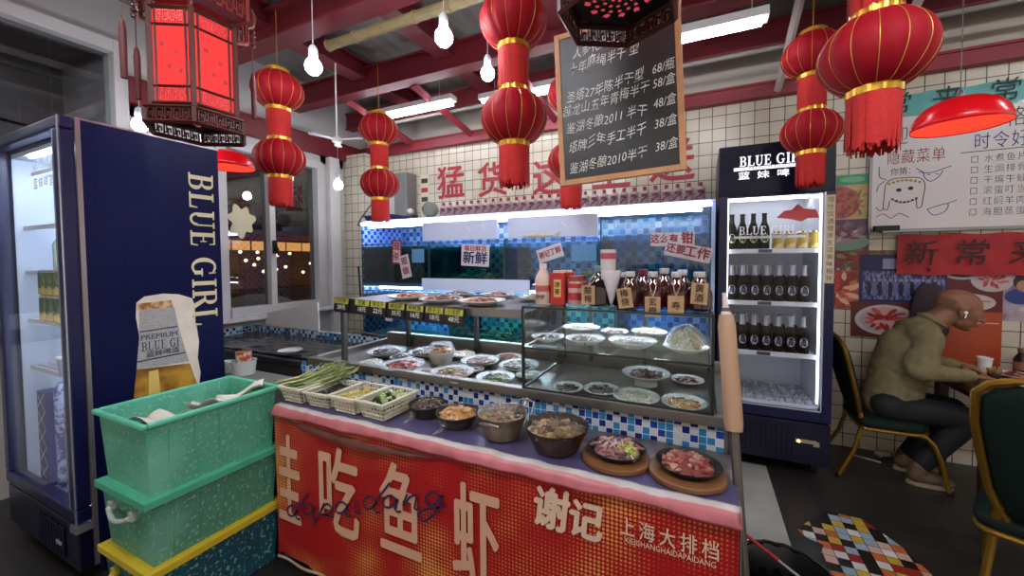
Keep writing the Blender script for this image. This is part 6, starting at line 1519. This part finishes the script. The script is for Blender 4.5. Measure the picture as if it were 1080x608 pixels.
for k, (x, y, h, l) in enumerate(((1.74, 3.30, .16, 'dark condiment jar at the back of the table, left one'), (1.84, 3.25, .20, 'taller dark condiment jar at the right frame edge'), (1.80, 3.15, .12, 'short dark condiment pot in front of the taller jar'))):
    t = thing('condiment_jar', l, 'jar', (x, y, TZ), 0, 'condiment jars on the dining table')
    M = MB(); M.lathe([(0,0),(.034,0),(.037,.01),(.037,h*.6),(.02,h*.8),(.02,h*.85)], 18); M.build('body', mat('#2a1612', .15, coat=.3), t)
    M = MB(); M.lathe([(.022,h*.84),(.022,h),(0,h)], 14); M.build('cap', mat('#7a6a58', .4), t)
    M = MB(); M.lathe([(.0376,h*.2),(.0376,h*.5)], 18, cap=False); M.build('label', mat('#8a5a48', .5), t)

# ---- the seated man
def capsule(M, a, b, ra, rb, n=16, sy=1):
    a, b = Vector(a), Vector(b); ax = b-a; L_ = ax.length
    q = ax.to_track_quat('Z', 'Y').to_matrix(); pr = []
    for k in range(7): t_ = -PI/2+PI/2*k/6; pr.append((ra*math.cos(t_), ra*math.sin(t_)))
    for k in range(7): t_ = PI/2*k/6; pr.append((rb*math.cos(t_), L_+rb*math.sin(t_)))
    pr[0] = (.0, -ra); pr[-1] = (.0, L_+rb); vs = []; fs = []
    for r, z in pr:
        for k in range(n): c = 2*PI*k/n; vs.append(tuple(a+q @ Vector((r*math.cos(c), r*math.sin(c)*sy, z))))
    for i in range(len(pr)-1):
        for k in range(n): fs.append((i*n+k, i*n+(k+1) % n, (i+1)*n+(k+1) % n, (i+1)*n+k))
    M.add(vs, fs)
def fuse(M, name, mats, parent, voxel=.006, smooth_it=4):
    """remesh overlapping volumes into one continuous surface"""
    me = bpy.data.meshes.new('tmp'); me.from_pydata(M.v, [], M.f); o = bpy.data.objects.new('tmp', me); COL.objects.link(o)
    r = o.modifiers.new('r', 'REMESH'); r.mode = 'VOXEL'; r.voxel_size = voxel
    if smooth_it: s_ = o.modifiers.new('s', 'SMOOTH'); s_.iterations = smooth_it; s_.factor = .5
    dg = bpy.context.evaluated_depsgraph_get(); dg.update()
    out = bpy.data.meshes.new_from_object(o.evaluated_get(dg), depsgraph=dg); bpy.data.objects.remove(o)
    out.name = name; out.materials.clear(); out.materials.append(mats)
    out.polygons.foreach_set('use_smooth', [True]*len(out.polygons))
    ob = bpy.data.objects.new(name, out); COL.objects.link(ob); ob.parent = parent; return ob
man = thing('person', 'balding man in an olive sweater bent over the dining table, seen from the side', 'person', (1.06, 3.12, 0))
SKIN = mat('#86593f', .5, 0, .08, 18, trans=.05)
def W_(x, y, z): return (x-1.06, y-3.12, z)
HC = Vector(W_(1.375, 3.12, 1.045)); HR = Matrix.Rotation(math.radians(18), 3, 'Y')   # nose down
def hp(x, y, z): return tuple(HC+HR @ Vector((x*.92, y*.92, z*.92)))
def hb(M, c, sc, r=1, sub=3):
    M.ball(hp(*c), r*.92, 0, sc, sub=sub, rot=HR)
B = MB()
hb(B, (-.012,0,.035), (.112,.083,.088)); hb(B, (.035,0,.0), (.078,.070,.085)); hb(B, (.040,0,-.055), (.062,.056,.062)); hb(B, (.070,0,-.100), (.030,.030,.022))
hb(B, (.088,0,.022), (.022,.050,.012)); capsule(B, hp(.104,0,.005), hp(.132,0,-.030), .010, .014); hb(B, (.120,.012,-.034), (.010,.008,.008)); hb(B, (.120,-.012,-.034), (.010,.008,.008))
hb(B, (.102,0,-.063), (.013,.024,.007)); hb(B, (.100,0,-.076), (.013,.021,.008))
for s_ in (-1, 1):
    hb(B, (.078, s_*.036, -.030), (.026,.020,.022)); hb(B, (.092, s_*.033, .002), (.012,.014,.010))
    hb(B, (-.010, s_*.080, -.012), (.020,.010,.034)); hb(B, (-.012, s_*.086, .008), (.024,.007,.016)); hb(B, (-.006, s_*.080, -.040), (.010,.008,.012))
capsule(B, W_(1.22,3.12,.93), hp(-.035,0,-.045), .064, .058)
capsule(B, W_(1.08,3.12,.44), W_(1.13,3.12,.76), .105, .105); capsule(B, W_(1.13,3.12,.76), W_(1.20,3.12,.90), .10, .08)
arms = {-1: [W_(1.20,2.985,.885), W_(1.135,2.915,.705), W_(1.375,2.975,.690)], 1: [W_(1.22,3.255,.885), W_(1.25,3.34,.705), W_(1.43,3.24,.69)]}
for s_, (sh, el, wr) in arms.items():
    capsule(B, sh, el, .042, .035); capsule(B, el, wr, .035, .024); capsule(B, W_(1.20,3.12,.89), sh, .06, .045)
    wv = Vector(wr); d = (Vector(wr)-Vector(el)).normalized(); side = Vector((0,0,1)).cross(d).normalized(); upv = d.cross(side)
    palm = wv+d*.045
    M_ = MB(); B.ball(tuple(palm), 1, 0, (.040,.034,.016), sub=2, rot=Matrix((d, side, upv)).transposed())
    for k, (off, l1, l2, l3) in enumerate(((-.026,.028,.020,.016),(-.009,.032,.023,.018),(.009,.030,.021,.017),(.025,.023,.016,.014))):
        p = palm+d*.028+side*off; spread = side*off*.5
        for j, (l, ang) in enumerate(((l1, -.35-.05*k), (l2, -.95-.08*k), (l3, -1.5-.1*k))):
            q = p+(d*math.cos(ang)+upv*math.sin(ang))*l+spread*.15; capsule(B, tuple(p), tuple(q), .0085-.0007*j, .0080-.0008*j, 10); p = q
    p = palm-d*.02-side*.026*(1 if s_ > 0 else -1)
    sd_ = -side*(1 if s_ > 0 else -1)
    for l, v in ((.026, d*.55+sd_*.8-upv*.1), (.024, d*.9+sd_*.25-upv*.35), (.016, d*.9-upv*.6)):
        q = p+v.normalized()*l; capsule(B, tuple(p), tuple(q), .0095, .0085, 10); p = q
for s_ in (-1, 1):
    capsule(B, W_(1.08,3.12+s_*.075,.45), W_(1.40,3.12+s_*.09,.43), .07, .05); capsule(B, W_(1.40,3.12+s_*.09,.43), W_(1.20,3.12+s_*.08,.10), .045, .032); capsule(B, W_(1.20,3.12+s_*.08,.075), W_(1.30,3.12+s_*.085,.045), .018, .014)
fuse(B, 'body', SKIN, man, .0048, 3)
SW = mat('#786e4c', .9, 0, .18, 28, bump=.25)
B = MB()
capsule(B, W_(1.085,3.12,.455), W_(1.115,3.12,.62), .138, .128, 24, 1.05); capsule(B, W_(1.115,3.12,.62), W_(1.145,3.12,.80), .128, .118, 24, 1.12); capsule(B, W_(1.145,3.12,.80), W_(1.195,3.12,.895), .118, .092, 24)
capsule(B, W_(1.195,3.03,.895), W_(1.195,3.21,.895), .078, .078); capsule(B, W_(1.20,3.12,.91), W_(1.245,3.12,.955), .078, .066)
for s_, (sh, el, wr) in arms.items():
    capsule(B, sh, el, .066, .054); capsule(B, el, tuple(Vector(wr)*.96+Vector(el)*.04), .055, .036); capsule(B, W_(1.19,3.12,.87), sh, .08, .066)
    for k in range(3):  # bunched folds at the elbow
        q = Vector(el)*(1-.13*k)+Vector(sh)*(.13*k); capsule(B, tuple(q+Vector((.02,-.04*s_*0,-.0))), tuple(q+Vector((-.01,.02,.03))), .056, .054)
sw_ = fuse(B, 'sweater', SW, man, .008, 9)
for v in sw_.data.vertices:   # soft creases
    p = v.co; v.co = p+v.normal*(.005*noise.noise(Vector((p.x*14+p.z*22, p.y*10, p.z*12)))+.002*noise.noise(p*40))
M = MB(); c0 = Vector(W_(1.262, 3.12, .972)); dn = Vector((.55,0,.84)).normalized(); a_ = Vector((0,1,0)); b_ = dn.cross(a_)
M.tube([tuple(c0+(a_*math.cos(2*PI*k/24)+b_*math.sin(2*PI*k/24))*.066) for k in range(25)], .010, 8); M.build('collar', SW, man)
for s_, (sh, el, wr) in arms.items():
    wv = Vector(wr); d = (wv-Vector(el)).normalized(); M = MB(); M.tube([tuple(wv-d*.03), tuple(wv-d*.004)], .033, 14, r1=.030); M.build('cuff', SW, man)
TRO = mat('#0a0a0e', .8)
B = MB()
for s_ in (-1, 1):
    capsule(B, W_(1.08,3.12+s_*.07,.45), W_(1.40,3.12+s_*.09,.43), .088, .066); capsule(B, W_(1.40,3.12+s_*.09,.43), W_(1.21,3.12+s_*.08,.13), .064, .048)
capsule(B, W_(1.05,3.04,.455), W_(1.05,3.20,.455), .09, .09)
fuse(B, 'trousers', TRO, man, .009, 3)
for s_ in (-1, 1):
    B = MB(); y = 3.12+s_*.085
    B.ball(W_(1.185, y, .055), 1, 0, (.045,.038,.042), sub=3); B.ball(W_(1.25, y, .045), 1, 0, (.075,.036,.034), sub=3); B.ball(W_(1.31, y, .035), 1, 0, (.040,.040,.028), sub=3); capsule(B, W_(1.18,y,.06), W_(1.19,y,.11), .040, .040)
    sh_ = fuse(B, 'shoe', mat('#5a4432', .7), man, .006, 3)
    M = MB(); M.poly([(W_(1.24,0,0)[0]+.105*math.cos(2*PI*k/24), .0+.040*math.sin(2*PI*k/24)) for k in range(24)], (0, y-3.12, .022), (1,0,0), (0,1,0), .020); M.build('sole', mat('#8a7a60', .7), sh_)
hair = mat('#2e2119', .85)
M = MB()
vs = []; fs = []; nu, nv = 22, 10
for i in range(nu+1):
    az = math.radians(112)+math.radians(136)*i/nu
    for j in range(nv+1):
        el = math.radians(-26)+math.radians(34)*j/nv
        c = Vector((-.012+.1135*math.cos(el)*math.cos(az), .0842*math.cos(el)*math.sin(az), .035+.0895*math.sin(el)))
        vs.append(hp(*c))
for i in range(nu):
    for j in range(nv): fs.append((i*(nv+1)+j, (i+1)*(nv+1)+j, (i+1)*(nv+1)+j+1, i*(nv+1)+j+1))
M.add(vs, fs); M.build('cropped_hair', mat('#735038', .9, 0, .1, 90), man, smooth=60)
for s_ in (-1, 1):
    M = MB(); M.tube([hp(.098, s_*.018, .022), hp(.100, s_*.032, .027), hp(.088, s_*.048, .022)], .0038, 6, flat=.7); M.build('eyebrow', hair, man)
    M = MB(); M.ball(hp(.094, s_*.032, .000), .0105, 0, (1,1,.7), sub=2); M.ball(hp(.103, s_*.033, -.002), .0045, 1, sub=2); M.build('eye', [mat('#c8b8a8', .3), mat('#1a1210', .2)], man)
M = MB(); M.tube([hp(.113, -.020, -.069), hp(.1165, 0, -.0695), hp(.113, .020, -.069)], .0022, 6); M.build('mouth_line', mat('#6a3028', .6), man)
M = MB(); M.ball(hp(.0, -.090, -.012), .010, 0, (1,.7,1), sub=2); M.tube([hp(.002, -.093, -.014), hp(.006, -.093, -.045)], .0035, 8); M.build('earbud', mat('#e8e4e0', .3), man)
# chopsticks held in the far hand
t = thing('chopsticks', 'pair of pale chopsticks held in the man\'s hand above a plate', 'chopsticks', (1.50, 3.20, .70))
for k in (0, 1):
    M = MB(); M.tube([(-.06, .03+.006*k, .012), (.09, -.03+.014*k, -.025)], .0026, 6, r1=.0016); M.build('stick', mat('#b08a5c', .5), t)

# ================================================================ FLOOR ITEMS
M = MB(); M.bx(.215, .40, 1.60, 2.90, .0, .004)
o = M.build('floor_strip', mat('#aaa69c', .4, 0, .18, 5), smooth=0); tag(o, 'pale stone strip laid in the dark floor between the counter and the far fridge', 'floor strip')
def mat_print():
    return tiles('XY', .05, .003, '#1a1816', [(0, '#12100e'), (.22, '#c8c4bc'), (.40, '#b89a34'), (.54, '#b8602c'), (.68, '#8e2420'), (.76, '#c09a88'), (.88, '#8a9aa4')], .4, checker=.0, bump=0, name='mat_print')
M = MB(); M.poly([(-.12,-.32),(.33,-.30),(.335,-.10),(.30,.045),(.20,.22),(.05,.225),(-.12,.0),(-.10,-.05),(-.03,-.08)], (0,0,.004), (1,0,0), (0,1,0), .003)
o = M.build('floor_mat', mat_print(), smooth=0); o.location = (.57, 2.28, .0005); tag(o, 'multicoloured checkered floor mat with an irregular cut outline', 'mat')
bk = thing('black_basin', 'black basin lined with a bin bag at the right end of the counter', 'basin', (.285, 1.60, 0))
M = MB(); M.lathe([(0,0),(.105,0),(.112,.01),(.150,.22),(.158,.228),(.150,.232),(.142,.222),(.105,.015),(0,.015)], 30, cap=False); M.build('basin', mat('#121212', .35), bk)
M = MB(); vs = []
n_ = 48
for zi, (r, z) in enumerate([(.166,.16),(.166,.215),(.160,.240),(.150,.238),(.140,.18),(.10,.06),(.0,.05)]):
    for k in range(n_):
        a = 2*PI*k/n_; q = r+(.002*math.sin(k*1.9)+.0015*math.sin(k*4.1) if r > 0 else 0)
        vs.append((q*math.cos(a), q*math.sin(a), z+.006*math.sin(k*.9+zi)*(zi == 0)))
M.add(vs, [(i*n_+k, i*n_+(k+1) % n_, (i+1)*n_+(k+1) % n_, (i+1)*n_+k) for i in range(6) for k in range(n_)]); M.build('bin_bag', mat('#0c0c0d', .22, bump=.6, nscale=30), bk, smooth=50)
M = MB(); M.tube([(.13,-.06,.235),(.17,-.08,.25),(.19,-.06,.23),(.16,-.02,.235)], .009, 6, flat=.5); M.build('bag_knot', mat('#0c0c0d', .22), bk)
br = thing('broom_handle', 'thin red and white stick leaning across the black basin', 'broom', (.285, 1.60, 0))
M = MB(); M.tube([(-.16, .06, .325), (-.02, .01, .268)], .007, 8); M.build('grip', mat('#a02028', .5), br)
M = MB(); M.tube([(-.02, .01, .268), (.135, -.045, .20)], .0045, 8); M.build('stick', mat('#a8a4a0', .4), br)
for k, (x, y, l) in enumerate(((1.14, 3.36, 'crumpled white tissue on the floor by the wall, left one'), (1.24, 3.38, 'crumpled white tissue on the floor by the wall, right one'))):
    M = MB()
    for j in range(3): M.ball((.022*(j-1), .006*j, .018), .022, 0, (1,.8,.75), .9, j+k*4, sub=2)
    o = M.build('crumpled_tissue', mat('#b0aca8', .8), smooth=20); o.location = (x, y, 0); tag(o, l, 'tissue')
M = MB(); M.tube([(0,0,.006),(.13,-.05,.006)], .0055, 7); o = M.build('white_straw', mat('#a8a4a0', .6)); o.location = (.96, 3.30, 0); tag(o, 'white straw on the dark floor under the man\'s chair', 'straw')
